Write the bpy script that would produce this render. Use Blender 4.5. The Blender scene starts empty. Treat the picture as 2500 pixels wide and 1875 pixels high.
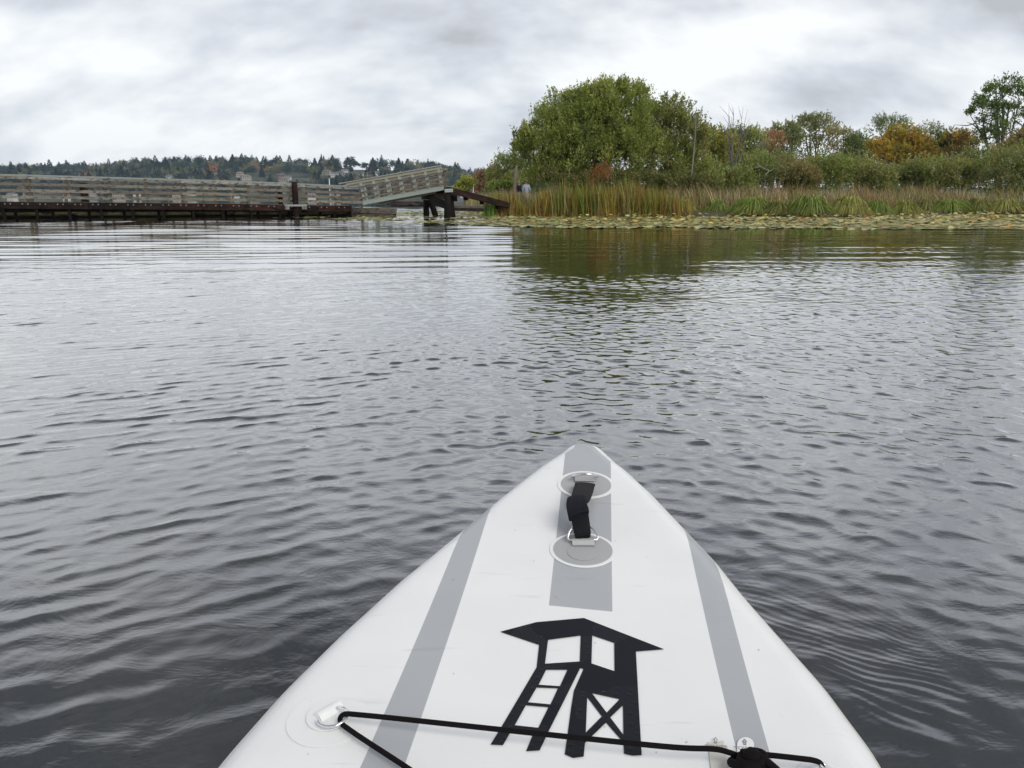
import bpy, bmesh, math, random
import numpy as np
from mathutils import Vector, Matrix
from mathutils.geometry import tessellate_polygon

rng = np.random.default_rng(11)
random.seed(5)
SC = bpy.context.scene
COL = SC.collection
R = math.radians

# ------------------------------------------------------------------ camera
F = 1878.0                      # focal length in photo pixels (2500 wide)
H = 0.75                        # eye height above the lake: a seated paddler
HORIZON = 484.0
PITCH = math.atan((937.5 - HORIZON) / F)
CP, SP = math.cos(PITCH), math.sin(PITCH)
cam_d = bpy.data.cameras.new('camera')
cam_d.sensor_width = 36.0
cam_d.lens = 36.0 * F / 2500.0
cam_d.clip_start = 0.05
cam_d.clip_end = 6000
cam = bpy.data.objects.new('camera', cam_d)
COL.objects.link(cam)
cam.location = (0, 0, H)
cam.rotation_euler = (R(90) - PITCH, 0, 0)
SC.camera = cam

# ------------------------------------------------------------------ sun, exposure
SUN_EL, SUN_AZ = 44.0, 140.0     # azimuth to the right of the view axis
sd = bpy.data.lights.new('sun', 'SUN')
sd.energy = 1.5
sd.angle = R(35)
sd.color = (1.0, 0.96, 0.9)
sun = bpy.data.objects.new('sun', sd)
COL.objects.link(sun)
_s = Vector((math.sin(R(SUN_AZ)) * math.cos(R(SUN_EL)), math.cos(R(SUN_AZ)) * math.cos(R(SUN_EL)), math.sin(R(SUN_EL))))
sun.rotation_euler = _s.to_track_quat('Z', 'Y').to_euler()
SC.view_settings.view_transform = 'Standard'
SC.view_settings.look = 'None'
SC.view_settings.exposure = 0.36
SC.view_settings.gamma = 1.0
SC.view_settings.use_curve_mapping = False
SC.render.engine = 'CYCLES'
SC.cycles.use_denoising = True
SC.cycles.volume_bounces = 0
SC.cycles.max_bounces = 6
SC.cycles.transparent_max_bounces = 4


# pixel <-> world helpers, used only to read positions and sizes off the photograph
def ray(px, py):
    x = (px - 1250.0) / F
    u = (937.5 - py) / F
    return np.array([x, CP + u * SP, -SP + u * CP])


def W(px, py, Y):
    d = ray(px, py)
    t = Y / d[1]
    return np.array([d[0] * t, Y, H + d[2] * t])


def G(px, py, z=0.0):
    d = ray(px, py)
    t = (z - H) / d[2]
    return np.array([d[0] * t, d[1] * t, z])


# ------------------------------------------------------------------ world: overcast sky
def make_world():
    w = bpy.data.worlds.new('World')
    SC.world = w
    w.use_nodes = True
    nt = w.node_tree
    N, L = nt.nodes, nt.links
    N.clear()
    out = N.new('ShaderNodeOutputWorld')
    bg = N.new('ShaderNodeBackground')
    bg.inputs['Strength'].default_value = 0.1
    L.new(bg.outputs[0], out.inputs[0])
    sky = N.new('ShaderNodeTexSky')
    sky.sky_type = 'NISHITA'
    sky.sun_disc = False
    sky.sun_elevation = R(SUN_EL)
    sky.sun_rotation = R(SUN_AZ)
    tc = N.new('ShaderNodeTexCoord')
    D = tc.outputs['Generated']

    def math_(op, a, b=None, clamp=False):
        n = N.new('ShaderNodeMath'); n.operation = op; n.use_clamp = clamp
        for i, v in enumerate((a, b)):
            if v is None:
                continue
            if isinstance(v, (int, float)):
                n.inputs[i].default_value = v
            else:
                L.new(v, n.inputs[i])
        return n.outputs[0]

    def vmath(op, a, b=None):
        n = N.new('ShaderNodeVectorMath'); n.operation = op
        for i, v in enumerate((a, b)):
            if v is None:
                continue
            if isinstance(v, tuple):
                n.inputs[i].default_value = v
            else:
                L.new(v, n.inputs[i])
        return n.outputs['Value'] if op in ('LENGTH', 'DOT_PRODUCT') else n.outputs['Vector']

    def mrange(v, a, b, c, d):
        n = N.new('ShaderNodeMapRange'); n.interpolation_type = 'SMOOTHSTEP'
        L.new(v, n.inputs[0])
        for i, q in enumerate((a, b, c, d)):
            n.inputs[i + 1].default_value = q
        return n.outputs[0]

    sx = N.new('ShaderNodeSeparateXYZ')
    L.new(D, sx.inputs[0])
    zc = math_('MAXIMUM', sx.outputs['Z'], 0.0)
    den = math_('ADD', zc, 0.62)
    cb = N.new('ShaderNodeCombineXYZ')
    L.new(math_('DIVIDE', sx.outputs['X'], den), cb.inputs[0])
    L.new(math_('DIVIDE', sx.outputs['Y'], den), cb.inputs[1])
    P = cb.outputs[0]

    def noise(vec, scale, detail, rough, dist=0.0, off=(0, 0, 0), rot=0.0, sc=(1, 1, 1)):
        m = N.new('ShaderNodeMapping')
        m.inputs['Location'].default_value = off
        m.inputs['Rotation'].default_value = (0, 0, rot)
        m.inputs['Scale'].default_value = sc
        L.new(vec, m.inputs[0])
        n = N.new('ShaderNodeTexNoise')
        n.inputs['Scale'].default_value = scale
        n.inputs['Detail'].default_value = detail
        n.inputs['Roughness'].default_value = rough
        n.inputs['Distortion'].default_value = dist
        L.new(m.outputs[0], n.inputs['Vector'])
        return n.outputs['Fac']
    n1 = noise(P, 1.5, 3.0, 0.5, 0.1, (3.1, 7.7, 0), R(24), (0.75, 1.25, 1))
    n2 = noise(P, 5.4, 4.0, 0.55, 0.15, (9.4, 2.2, 0), R(30), (0.7, 1.3, 1))
    n3 = noise(P, 12.0, 5.0, 0.55, 0.15, (1.4, 5.2, 0), R(30), (0.7, 1.2, 1))
    v = math_('ADD', math_('MULTIPLY', math_('SUBTRACT', n1, 0.5), 1.5),
              math_('ADD', math_('MULTIPLY', math_('SUBTRACT', n2, 0.5), 2.1),
                    math_('MULTIPLY', math_('SUBTRACT', n3, 0.5), 0.75)))
    v = math_('ADD', v, 0.68)
    # banks of cloud: (photo x, y, half width, half height, tilt, amount)
    for (px, py, hx, hy, amt) in (
            (850, 30, 1000, 110, -0.34), (1500, 10, 700, 70, -0.06), (150, 0, 460, 80, -0.3), (1640, 170, 170, 55, 0.34), (1260, 90, 240, 45, -0.2), (2420, 150, 200, 60, 0.25), (560, 130, 160, 40, -0.15),
            (300, 250, 700, 190, 0.34), (1950, 60, 420, 45, 0.42), (1750, 160, 240, 80, 0.22),
            (2000, 230, 330, 80, -0.38), (700, 355, 600, 60, 0.20), (1050, 230, 480, 90, 0.08),
            (2350, 10, 420, 70, -0.22)):
        c = ray(px, py); c = c / np.linalg.norm(c)
        k = np.linalg.norm(ray(px, py))
        rx, rz = hx / F / k, hy / F / k
        q = vmath('MULTIPLY', vmath('SUBTRACT', D, tuple(c)), (1 / rx, 1 / 0.6, 1 / rz))
        f = mrange(vmath('LENGTH', q), 0.0, 1.25, amt, 0.0)
        v = math_('ADD', v, f)
    ramp = N.new('ShaderNodeValToRGB')
    L.new(v, ramp.inputs[0])
    cr = ramp.color_ramp
    cr.interpolation = 'LINEAR'
    cr.elements[0].position = 0.0
    cr.elements[0].color = (0.43, 0.445, 0.475, 1)
    cr.elements[1].position = 1.0
    cr.elements[1].color = (0.85, 0.87, 0.88, 1)
    e = cr.elements.new(0.38); e.color = (0.58, 0.605, 0.655, 1)
    e = cr.elements.new(0.68); e.color = (0.72, 0.745, 0.775, 1)
    # unseen sky brightened just above the view and dimmed towards the zenith
    gain = math_('MULTIPLY', mrange(sx.outputs['Z'], 0.235, 0.34, 0.97, 1.22), mrange(sx.outputs['Z'], 0.36, 0.56, 1.0, 0.36))
    glow = N.new('ShaderNodeMix'); glow.data_type = 'RGBA'; glow.blend_type = 'MULTIPLY'
    glow.inputs[0].default_value = 1.0
    L.new(ramp.outputs[0], glow.inputs[6])
    gc = N.new('ShaderNodeCombineXYZ')
    hi = mrange(sx.outputs['Z'], 0.24, 0.5, 0.0, 1.0)
    for i, tint in enumerate((-0.02, -0.02, 0.04)):      # the high cloud sheet is a little more violet
        L.new(math_('MULTIPLY', gain, math_('ADD', math_('MULTIPLY', hi, tint * 10.0), 10.0)), gc.inputs[i])
    L.new(gc.outputs[0], glow.inputs[7])
    mx = N.new('ShaderNodeMix'); mx.data_type = 'RGBA'
    mx.inputs[0].default_value = 0.96
    L.new(sky.outputs[0], mx.inputs[6])
    L.new(glow.outputs[2], mx.inputs[7])
    L.new(mx.outputs[2], bg.inputs[0])


make_world()


# ------------------------------------------------------------------ generic helpers
def tag(o, label=None, cat=None, group=None, kind=None):
    if label: o['label'] = label
    if cat: o['category'] = cat
    if group: o['group'] = group
    if kind: o['kind'] = kind
    return o


def empty(name, loc=(0, 0, 0), rz=0.0):
    o = bpy.data.objects.new(name, None)
    o.empty_display_size = 0.1
    COL.objects.link(o)
    o.location = loc
    o.rotation_euler = (0, 0, rz)
    return o


def link(name, me, mat=None, parent=None, loc=None):
    o = bpy.data.objects.new(name, me)
    COL.objects.link(o)
    if mat is not None and len(me.materials) == 0:
        me.materials.append(mat)
    if parent is not None:
        o.parent = parent
    if loc is not None:
        o.location = loc
    return o


def copy_tree(o, parent=None):
    c = o.copy()
    COL.objects.link(c)
    c.parent = parent
    for ch in list(o.children):
        copy_tree(ch, c)
    return c


def np_mesh(name, verts, faces, cols=None, smooth=False):
    """faces: (n,4) or (n,3) int array"""
    verts = np.asarray(verts, dtype=np.float32)
    faces = np.asarray(faces, dtype=np.int32)
    me = bpy.data.meshes.new(name)
    k = faces.shape[1]
    me.vertices.add(len(verts))
    me.vertices.foreach_set('co', verts.ravel())
    me.loops.add(faces.size)
    me.loops.foreach_set('vertex_index', faces.ravel())
    me.polygons.add(len(faces))
    me.polygons.foreach_set('loop_start', np.arange(0, faces.size, k, dtype=np.int32))
    me.polygons.foreach_set('loop_total', np.full(len(faces), k, dtype=np.int32))
    me.polygons.foreach_set('use_smooth', np.full(len(faces), smooth, dtype=bool))
    if cols is not None:
        c = np.ones((len(verts), 4), dtype=np.float32)
        c[:, :3] = np.clip(cols, 0, 1)
        a = me.color_attributes.new('col', 'FLOAT_COLOR', 'POINT')
        a.data.foreach_set('color', c.ravel())
    me.update()
    me.validate()
    return me


class MB:
    """collects boxes, beams and tubes (with a colour per piece) and links them as one mesh"""

    def __init__(s):
        s.v, s.f, s.c = [], [], []

    def add(s, verts, faces, col):
        b = len(s.v)
        s.v += [tuple(map(float, v)) for v in verts]
        s.f += [tuple(b + i for i in f) for f in faces]
        s.c += [tuple(col)] * len(verts)

    def hexa(s, p, col):
        s.add(p, [(0, 3, 2, 1), (4, 5, 6, 7), (0, 1, 5, 4), (1, 2, 6, 5), (2, 3, 7, 6), (3, 0, 4, 7)], col)

    def box(s, x0, x1, y0, y1, z0, z1, col=(1, 1, 1)):
        s.hexa([(x0, y0, z0), (x1, y0, z0), (x1, y1, z0), (x0, y1, z0), (x0, y0, z1), (x1, y0, z1), (x1, y1, z1), (x0, y1, z1)], col)

    def beam(s, p, q, w, h, col=(1, 1, 1), up=(0, 0, 1)):
        """box from p to q, w across (sideways), h along up"""
        p, q, up = Vector(p), Vector(q), Vector(up)
        d = (q - p).normalized()
        side = d.cross(up).normalized()
        u = side.cross(d).normalized()
        a, b = side * w / 2, u * h / 2
        s.hexa([p - a - b, p + a - b, q + a - b, q - a - b, p - a + b, p + a + b, q + a + b, q - a + b], col)

    def tube(s, pts, rad, n=8, col=(1, 1, 1), cap=True, closed=False):
        pts = [Vector(p) for p in pts]
        m = len(pts)
        rads = rad if hasattr(rad, '__len__') else [rad] * m
        rings = []
        prev = None
        for i, p in enumerate(pts):
            if closed:
                t = (pts[(i + 1) % m] - pts[i - 1]).normalized()
            else:
                t = (pts[min(i + 1, m - 1)] - pts[max(i - 1, 0)]).normalized()
            if prev is None:
                a = t.orthogonal().normalized()
            else:
                a = (prev - t * prev.dot(t))
                a = a.normalized() if a.length > 1e-6 else t.orthogonal().normalized()
            prev = a
            b = t.cross(a)
            rings.append([p + (a * math.cos(2 * math.pi * k / n) + b * math.sin(2 * math.pi * k / n)) * rads[i] for k in range(n)])
        vs = [v for r in rings for v in r]
        fs = []
        for i in range(m if closed else m - 1):
            for k in range(n):
                a0, a1 = i * n + k, i * n + (k + 1) % n
                j = (i + 1) % m
                fs.append((a0, a1, j * n + (k + 1) % n, j * n + k))
        if cap and not closed:
            fs.append(tuple(reversed(range(n))))
            fs.append(tuple((m - 1) * n + k for k in range(n)))
        s.add(vs, fs, col)

    def mesh(s, name, smooth=False):
        me = bpy.data.meshes.new(name)
        me.from_pydata(s.v, [], s.f)
        a = me.color_attributes.new('col', 'FLOAT_COLOR', 'POINT')
        a.data.foreach_set('color', np.array([list(c) + [1] for c in s.c], dtype=np.float32).ravel())
        if smooth:
            for p in me.polygons:
                p.use_smooth = True
        me.update()
        return me

    def build(s, name, mat, parent=None, smooth=False, bevel=0.0):
        o = link(name, s.mesh(name, smooth), mat, parent)
        if bevel:
            m = o.modifiers.new('bevel', 'BEVEL'); m.width = bevel; m.segments = 2; m.limit_method = 'ANGLE'
        return o


# ------------------------------------------------------------------ materials
def new_mat(name):
    m = bpy.data.materials.new(name)
    m.use_nodes = True
    nt = m.node_tree
    return m, nt, nt.nodes, nt.links, nt.nodes['Principled BSDF']


def attr_mat(name, rough=0.8, grain=0.0, gscale=4.0, gstretch=(1, 1, 1), bump=0.0, spec=0.3, metal=0.0, coat=0.0, gcol=None):
    """colour from the per-piece attribute, broken up by a noise grain"""
    m, nt, N, L, b = new_mat(name)
    a = N.new('ShaderNodeAttribute'); a.attribute_name = 'col'
    b.inputs['Roughness'].default_value = rough
    b.inputs['Specular IOR Level'].default_value = spec
    b.inputs['Metallic'].default_value = metal
    b.inputs['Coat Weight'].default_value = coat
    src = a.outputs['Color']
    if grain > 0:
        tc = N.new('ShaderNodeTexCoord')
        mp = N.new('ShaderNodeMapping'); mp.inputs['Scale'].default_value = gstretch
        L.new(tc.outputs['Object'], mp.inputs[0])
        n = N.new('ShaderNodeTexNoise'); n.inputs['Scale'].default_value = gscale
        n.inputs['Detail'].default_value = 6; n.inputs['Roughness'].default_value = 0.65
        L.new(mp.outputs[0], n.inputs['Vector'])
        r = N.new('ShaderNodeMapRange'); r.inputs[1].default_value = 0.3; r.inputs[2].default_value = 0.7
        r.inputs[3].default_value = 1 - grain; r.inputs[4].default_value = 1 + grain
        L.new(n.outputs['Fac'], r.inputs[0])
        mx = N.new('ShaderNodeMix'); mx.data_type = 'RGBA'; mx.blend_type = 'MULTIPLY'; mx.inputs[0].default_value = 1
        L.new(src, mx.inputs[6]); L.new(r.outputs[0], mx.inputs[7])
        src = mx.outputs[2]
        if gcol is not None:
            n2 = N.new('ShaderNodeTexNoise'); n2.inputs['Scale'].default_value = gscale * 0.6
            n2.inputs['Detail'].default_value = 5
            L.new(mp.outputs[0], n2.inputs['Vector'])
            r2 = N.new('ShaderNodeMapRange'); r2.inputs[1].default_value = 0.52; r2.inputs[2].default_value = 0.62
            L.new(n2.outputs['Fac'], r2.inputs[0])
            mx2 = N.new('ShaderNodeMix'); mx2.data_type = 'RGBA'
            L.new(r2.outputs[0], mx2.inputs[0]); L.new(src, mx2.inputs[6]); mx2.inputs[7].default_value = (*gcol, 1)
            src = mx2.outputs[2]
        if bump:
            bp = N.new('ShaderNodeBump'); bp.inputs['Strength'].default_value = bump; bp.inputs['Distance'].default_value = 0.02
            L.new(n.outputs['Fac'], bp.inputs['Height']); L.new(bp.outputs[0], b.inputs['Normal'])
    L.new(src, b.inputs['Base Color'])
    return m


def leaf_mat(name, trans=0.42):
    m, nt, N, L, b = new_mat(name)
    N.remove(b)
    out = [n for n in N if n.type == 'OUTPUT_MATERIAL'][0]
    a = N.new('ShaderNodeAttribute'); a.attribute_name = 'col'
    d = N.new('ShaderNodeBsdfDiffuse'); t = N.new('ShaderNodeBsdfTranslucent')
    g = N.new('ShaderNodeBsdfGlossy'); g.inputs['Roughness'].default_value = 0.45
    g.inputs['Color'].default_value = (0.8, 0.8, 0.8, 1)
    L.new(a.outputs['Color'], d.inputs['Color']); L.new(a.outputs['Color'], t.inputs['Color'])
    mx = N.new('ShaderNodeMixShader'); mx.inputs[0].default_value = trans
    L.new(d.outputs[0], mx.inputs[1]); L.new(t.outputs[0], mx.inputs[2])
    m2 = N.new('ShaderNodeMixShader'); m2.inputs[0].default_value = 0.02
    L.new(mx.outputs[0], m2.inputs[1]); L.new(g.outputs[0], m2.inputs[2])
    L.new(m2.outputs[0], out.inputs[0])
    return m


M_LEAF = leaf_mat('leaves')
M_BLADE = leaf_mat('reed_blades', 0.3)
M_BARK = attr_mat('bark', 0.9, 0.35, 8, (1, 1, 0.25), 0.4)
M_WOOD = attr_mat('weathered_wood', 0.85, 0.32, 9, (1, 1, 3), 0.3, gcol=(0.09, 0.075, 0.06))
M_WETWOOD = attr_mat('wet_dark_timber', 0.75, 0.6, 4, (1, 1, 2), 0.3, spec=0.15, gcol=(0.010, 0.007, 0.005))
M_PAINT = attr_mat('chipped_grey_green_paint', 0.55, 0.12, 10, (1, 1, 1), 0.1)
M_FAR = attr_mat('house_walls', 0.8)
M_CAP = attr_mat('weathered_handrail', 0.7, 0.14, 6, (1, 1, 2), 0.1)
M_ROCK = attr_mat('bolt_heads', 0.5, metal=0.3)
M_CLOTH = attr_mat('cloth', 0.9, 0.15, 30)
M_SKIN = attr_mat('skin', 0.6)
M_PAD = attr_mat('lily_pad_leaf', 0.55, spec=0.3)


def simple_mat(name, col, rough, **kw):
    m, nt, N, L, b = new_mat(name)
    b.inputs['Base Color'].default_value = (*col, 1)
    b.inputs['Roughness'].default_value = rough
    for k, v in kw.items():
        b.inputs[k].default_value = v
    return m


# ------------------------------------------------------------------ value noise
_grid = rng.random((256, 256))


def vnoise(x, y, s):
    x = np.asarray(x) * s + 100.3; y = np.asarray(y) * s + 57.7
    xi = np.floor(x).astype(int); yi = np.floor(y).astype(int)
    fx = x - xi; fy = y - yi
    fx = fx * fx * (3 - 2 * fx); fy = fy * fy * (3 - 2 * fy)
    g = lambda a, b: _grid[a % 256, b % 256]
    return (g(xi, yi) * (1 - fx) * (1 - fy) + g(xi + 1, yi) * fx * (1 - fy) + g(xi, yi + 1) * (1 - fx) * fy + g(xi + 1, yi + 1) * fx * fy)


def sstep(a, b, x):
    t = np.clip((x - a) / (b - a), 0, 1)
    return t * t * (3 - 2 * t)


# ------------------------------------------------------------------ water
def build_water():
    ang_f = np.concatenate([np.arange(R(-78), R(-43), 0.0065), np.arange(R(-43), R(43), 0.0030), np.arange(R(43), R(78), 0.0065)])
    ang_b = np.linspace(R(78), R(282), 52)
    ang = np.concatenate([ang_f, ang_b])
    nr = int(math.log(70 / 0.42) / 0.0031)
    r = 0.42 * np.exp(np.arange(nr) * 0.0031)
    r = np.concatenate([r, np.geomspace(72, 1580, 60)])
    A, RR = np.meshgrid(ang, r)
    X = RR * np.sin(A); Y = RR * np.cos(A)
    Z = np.zeros_like(X); DX = np.zeros_like(X); DY = np.zeros_like(X)
    step = 0.0031 * RR
    wx = X + 0.10 * (vnoise(X, Y, 0.9) - 0.5) + 0.5 * (vnoise(X, Y, 0.23) - 0.5)
    wy = Y + 0.10 * (vnoise(X + 40, Y, 0.9) - 0.5) + 0.5 * (vnoise(X + 80, Y, 0.23) - 0.5)
    wr = random.Random(8)
    side = sstep(-0.9, 0.7, X / np.maximum(RR, 0.1) * 2.2 + 0.12)      # 0 left: long parallel ripples, 1 right: crossing chop
    lumps = 0.35 + 1.5 * vnoise(X * 0.5, Y, 0.9) * (0.3 + 1.3 * vnoise(X * 0.4 + 9, Y, 0.25)) + 0.5 * (vnoise(X * 0.6 + 3, Y, 2.6) - 0.5)
    calm = 1 - 0.87 * sstep(6.6, 10.5, Y + 2.2 * (vnoise(X * 0.6, Y * 0.6, 0.5) - 0.5))
    calm = calm * (1 - 0.35 * sstep(12, 19, Y))
    calm = np.maximum(calm, 0.55 * np.exp(-((Y - 9 - 0.1 * X) / 4.5) ** 2) * sstep(1, 6, X))
    near = 0.30 + 0.70 * sstep(1.2, 3.4, RR)
    for kset, (n, spread, wgt) in enumerate(((40, 15, 1 - 0.75 * side), (56, 52, 0.25 + 0.75 * side))):
        slope = (0.072 if kset == 0 else 0.092) / math.sqrt(n / 2)
        for i in range(n):
            lam = 0.040 * (14 ** ((i + 0.5) / n)) if kset else 0.045 * (11 ** ((i + 0.5) / n))
            th = R(90 + (9 if kset == 0 else -8) + wr.gauss(0, spread))
            if kset == 0:
                th = R(90 + 28) + R(wr.gauss(0, spread))
            k = 2 * math.pi / lam
            ph = k * (wx * math.cos(th) + wy * math.sin(th)) + wr.uniform(0, 6.28)
            # waves steeper towards short lengths, flat beyond about 0.5 m
            s = slope * (0.8 if lam < 0.055 else 1.75 if lam < 0.115 else (1.1 if kset else 0.75) if lam < 0.19 else 0.25)
            vis = sstep(2.2, 4.0, lam / step)
            lo = 1.0 if lam > 0.35 else lumps
            A_ = (s / k) * vis * wgt * lo * near * calm
            Z += A_ * np.cos(ph)
            DX -= 3.0 * A_ * math.cos(th) * np.sin(ph); DY -= 3.0 * A_ * math.sin(th) * np.sin(ph)
    # long lazy undulations that wobble the reflections near the dock and pads
    for i in range(16):
        lam = wr.uniform(0.26, 1.0)
        th = R(90 + wr.gauss(2, 6)); k = 2 * math.pi / lam
        Z += (0.0105 / k) * (1 - 0.6 * sstep(-1.5, 3.0, X)) * np.sin(k * (wx * math.cos(th) + wy * math.sin(th)) + wr.uniform(0, 6.28)) * sstep(4, 10, Y) * sstep(2.2, 4, lam / step)
    # fine capillary wavelets running off the board's right rail
    cap = np.exp(-(((X - 0.62 - 0.35 * (1.05 - Y)) / 0.22) ** 2 + ((Y - 1.0) / 0.27) ** 2)) * sstep(0.42, 0.62, vnoise(X, Y, 6.0))
    cap += 0.6 * np.exp(-(((X - 0.42) / 0.1) ** 2 + ((Y - 1.27) / 0.16) ** 2)) * sstep(0.3, 0.6, vnoise(X + 5, Y, 8.0))
    cap += 0.2 * np.exp(-(((X + 0.38) / 0.10) ** 2 + ((Y - 0.95) / 0.2) ** 2)) * sstep(0.4, 0.7, vnoise(X + 5, Y + 3, 8.0))
    k = 2 * math.pi / 0.021
    ph = k * ((wx + 0.09 * vnoise(X, Y, 5) + 0.015 * vnoise(X, Y, 19)) * math.cos(R(57)) + (wy + 0.09 * vnoise(X + 9, Y, 5) + 0.015 * vnoise(X, Y + 4, 17)) * math.sin(R(57)))
    Z += cap * 0.10 / k * np.sin(ph)
    fade = 1 - sstep(120, 400, RR)
    Z *= fade
    inside = (np.abs(A) < R(77.9))
    edge_ = 1 - sstep(R(66), R(77), np.abs(A))
    Z *= edge_; DX *= edge_; DY *= edge_
    Z = np.where(inside, Z, Z * 0)
    nR, nA = X.shape
    DX = np.where(inside, DX, 0); DY = np.where(inside, DY, 0)
    V = np.stack([(X + DX).ravel(), (Y + DY).ravel(), Z.ravel()], 1)
    i = np.arange(nR - 1)[:, None]; j = np.arange(nA)[None, :]
    jn = (j + 1) % nA
    Fc = np.stack([(i * nA + j), (i * nA + jn), ((i + 1) * nA + jn), ((i + 1) * nA + j)], -1).reshape(-1, 4)[:, ::-1]
    c = len(V)
    V = np.vstack([V, [[0, 0, 0]]])
    me = np_mesh('water', V, Fc, smooth=True)
    # fill the small disc under the paddler
    bm = bmesh.new(); bm.from_mesh(me)
    bm.verts.ensure_lookup_table()
    for a in range(nA):
        bm.faces.new((bm.verts[c], bm.verts[(a + 1) % nA], bm.verts[a])).smooth = True
    bm.to_mesh(me); bm.free()

    m, nt, N, L, b = new_mat('lake_water')
    b.inputs['Base Color'].default_value = (0.022, 0.028, 0.025, 1)
    b.inputs['Roughness'].default_value = 0.03
    b.inputs['IOR'].default_value = 1.62
    b.inputs['Coat Weight'].default_value = 1.0
    b.inputs['Coat Roughness'].default_value = 0.02
    b.inputs['Coat IOR'].default_value = 1.42
    geo = N.new('ShaderNodeNewGeometry')
    # weed beds and silt dimly seen through the shallows
    n0 = N.new('ShaderNodeTexNoise'); n0.inputs['Scale'].default_value = 1.7; n0.inputs['Detail'].default_value = 4
    L.new(geo.outputs['Position'], n0.inputs['Vector'])
    r0 = N.new('ShaderNodeValToRGB'); L.new(n0.outputs['Fac'], r0.inputs[0])
    r0.color_ramp.elements[0].position = 0.35; r0.color_ramp.elements[0].color = (0.003, 0.006, 0.005, 1)
    r0.color_ramp.elements[1].position = 0.68; r0.color_ramp.elements[1].color = (0.017, 0.018, 0.013, 1)
    L.new(r0.outputs[0], b.inputs['Base Color'])
    sep = N.new('ShaderNodeSeparateXYZ'); L.new(geo.outputs['Position'], sep.inputs[0])
    mp = N.new('ShaderNodeMapping'); mp.inputs['Scale'].default_value = (0.6, 1.0, 1.0); mp.inputs['Rotation'].default_value = (0, 0, R(-8))
    L.new(geo.outputs['Position'], mp.inputs[0])
    n1 = N.new('ShaderNodeTexNoise'); n1.inputs['Scale'].default_value = 9.0; n1.inputs['Detail'].default_value = 4.5; n1.inputs['Roughness'].default_value = 0.6
    n1.inputs['Distortion'].default_value = 0.4
    L.new(mp.outputs[0], n1.inputs['Vector'])
    amp = N.new('ShaderNodeMapRange'); amp.interpolation_type = 'SMOOTHSTEP'
    L.new(sep.outputs['Y'], amp.inputs[0])
    amp.inputs[1].default_value = 5.0; amp.inputs[2].default_value = 12.0
    amp.inputs[3].default_value = 0.24; amp.inputs[4].default_value = 0.05
    bp = N.new('ShaderNodeBump'); bp.inputs['Distance'].default_value = 0.01
    L.new(amp.outputs[0], bp.inputs['Strength'])
    L.new(n1.outputs['Fac'], bp.inputs['Height'])
    L.new(bp.outputs[0], b.inputs['Normal'])
    L.new(bp.outputs[0], b.inputs['Coat Normal'])
    me.materials.append(m)
    o = link('water', me)
    tag(o, 'rippled dark lake water reflecting the cloudy sky', None, kind='structure')


build_water()


# ------------------------------------------------------------------ land
SHORE = [(-0.6, 33.2), (1.5, 32.6), (4, 32.2), (8, 32.4), (12, 33.6), (16, 36), (22, 37.5), (30, 38), (45, 40), (90, 45)]


def build_land():
    m, nt, N, L, b = new_mat('marsh_soil')
    tc = N.new('ShaderNodeTexCoord'); n = N.new('ShaderNodeTexNoise'); n.inputs['Scale'].default_value = 1.5; n.inputs['Detail'].default_value = 6
    L.new(tc.outputs['Object'], n.inputs['Vector'])
    r = N.new('ShaderNodeValToRGB'); L.new(n.outputs['Fac'], r.inputs[0])
    r.color_ramp.elements[0].color = (0.03, 0.028, 0.016, 1); r.color_ramp.elements[1].color = (0.09, 0.085, 0.04, 1)
    L.new(r.outputs[0], b.inputs['Base Color']); b.inputs['Roughness'].default_value = 0.95
    # grid over the marsh, height from the distance to the waterline
    xs = np.concatenate([np.linspace(-14, 30, 90), np.geomspace(31, 260, 30)])
    ys = np.concatenate([np.linspace(31, 60, 70), np.geomspace(61, 420, 40)])
    X, Y = np.meshgrid(xs, ys)
    sx = np.array([p[0] for p in SHORE]); sy = np.array([p[1] for p in SHORE])
    front = np.interp(X, sx, sy)
    left = np.interp(Y, [32, 36, 45, 60, 90, 200], [-0.6, -1.6, -2.5, -4.5, -9.0, -30.0])
    d = np.minimum(Y - front, (X - left) * 0.8)
    d += 0.5 * (vnoise(X, Y, 0.7) - 0.5)
    Z = -0.45 + 0.65 * sstep(-0.6, 0.9, d) + 0.10 * (vnoise(X, Y, 0.4) - 0.5)
    nR, nA = X.shape
    V = np.stack([X.ravel(), Y.ravel(), Z.ravel()], 1)
    i = np.arange(nR - 1)[:, None]; j = np.arange(nA - 1)[None, :]
    Fc = np.stack([i * nA + j, i * nA + j + 1, (i + 1) * nA + j + 1, (i + 1) * nA + j], -1).reshape(-1, 4)
    o = link('marsh_ground', np_mesh('marsh_ground', V, Fc, smooth=True), m)
    tag(o, 'low marshy bank behind the reeds on the right shore', None, kind='structure')


build_land()

# far hillside: ridge line read off the photograph (photo x, photo y of the ground line)
RIDGE_Y, FOOT_Y = 1180.0, 860.0
_rx = [-900, -200, 0, 120, 280, 330, 430, 620, 700, 850, 950, 1050, 1110, 1170, 1260, 1600, 2400, 3600]
_ry = [436, 432, 428, 427, 424, 414, 410, 408, 411, 412, 415, 421, 433, 446, 455, 458, 460, 462]


def ridge_h(px):
    return W(1250, float(np.interp(px, _rx, _ry)), RIDGE_Y)[2]


def hill_z(x, y):
    """height of the far hillside at world x, y"""
    d = ray(1250, HORIZON)
    px = 1250 + x / y * d[1] * F
    h = ridge_h(px)
    t = np.clip((y - FOOT_Y) / (RIDGE_Y - FOOT_Y), -0.2, 1.35)
    s = t if t < 1 else 1 - (t - 1) * 0.6
    return max(-3.0, h * (0.93 * s + 0.07 * math.sin(s * 3.1)) + 2.0 * (s > 0) - 1.0 * (s <= 0))


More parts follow.
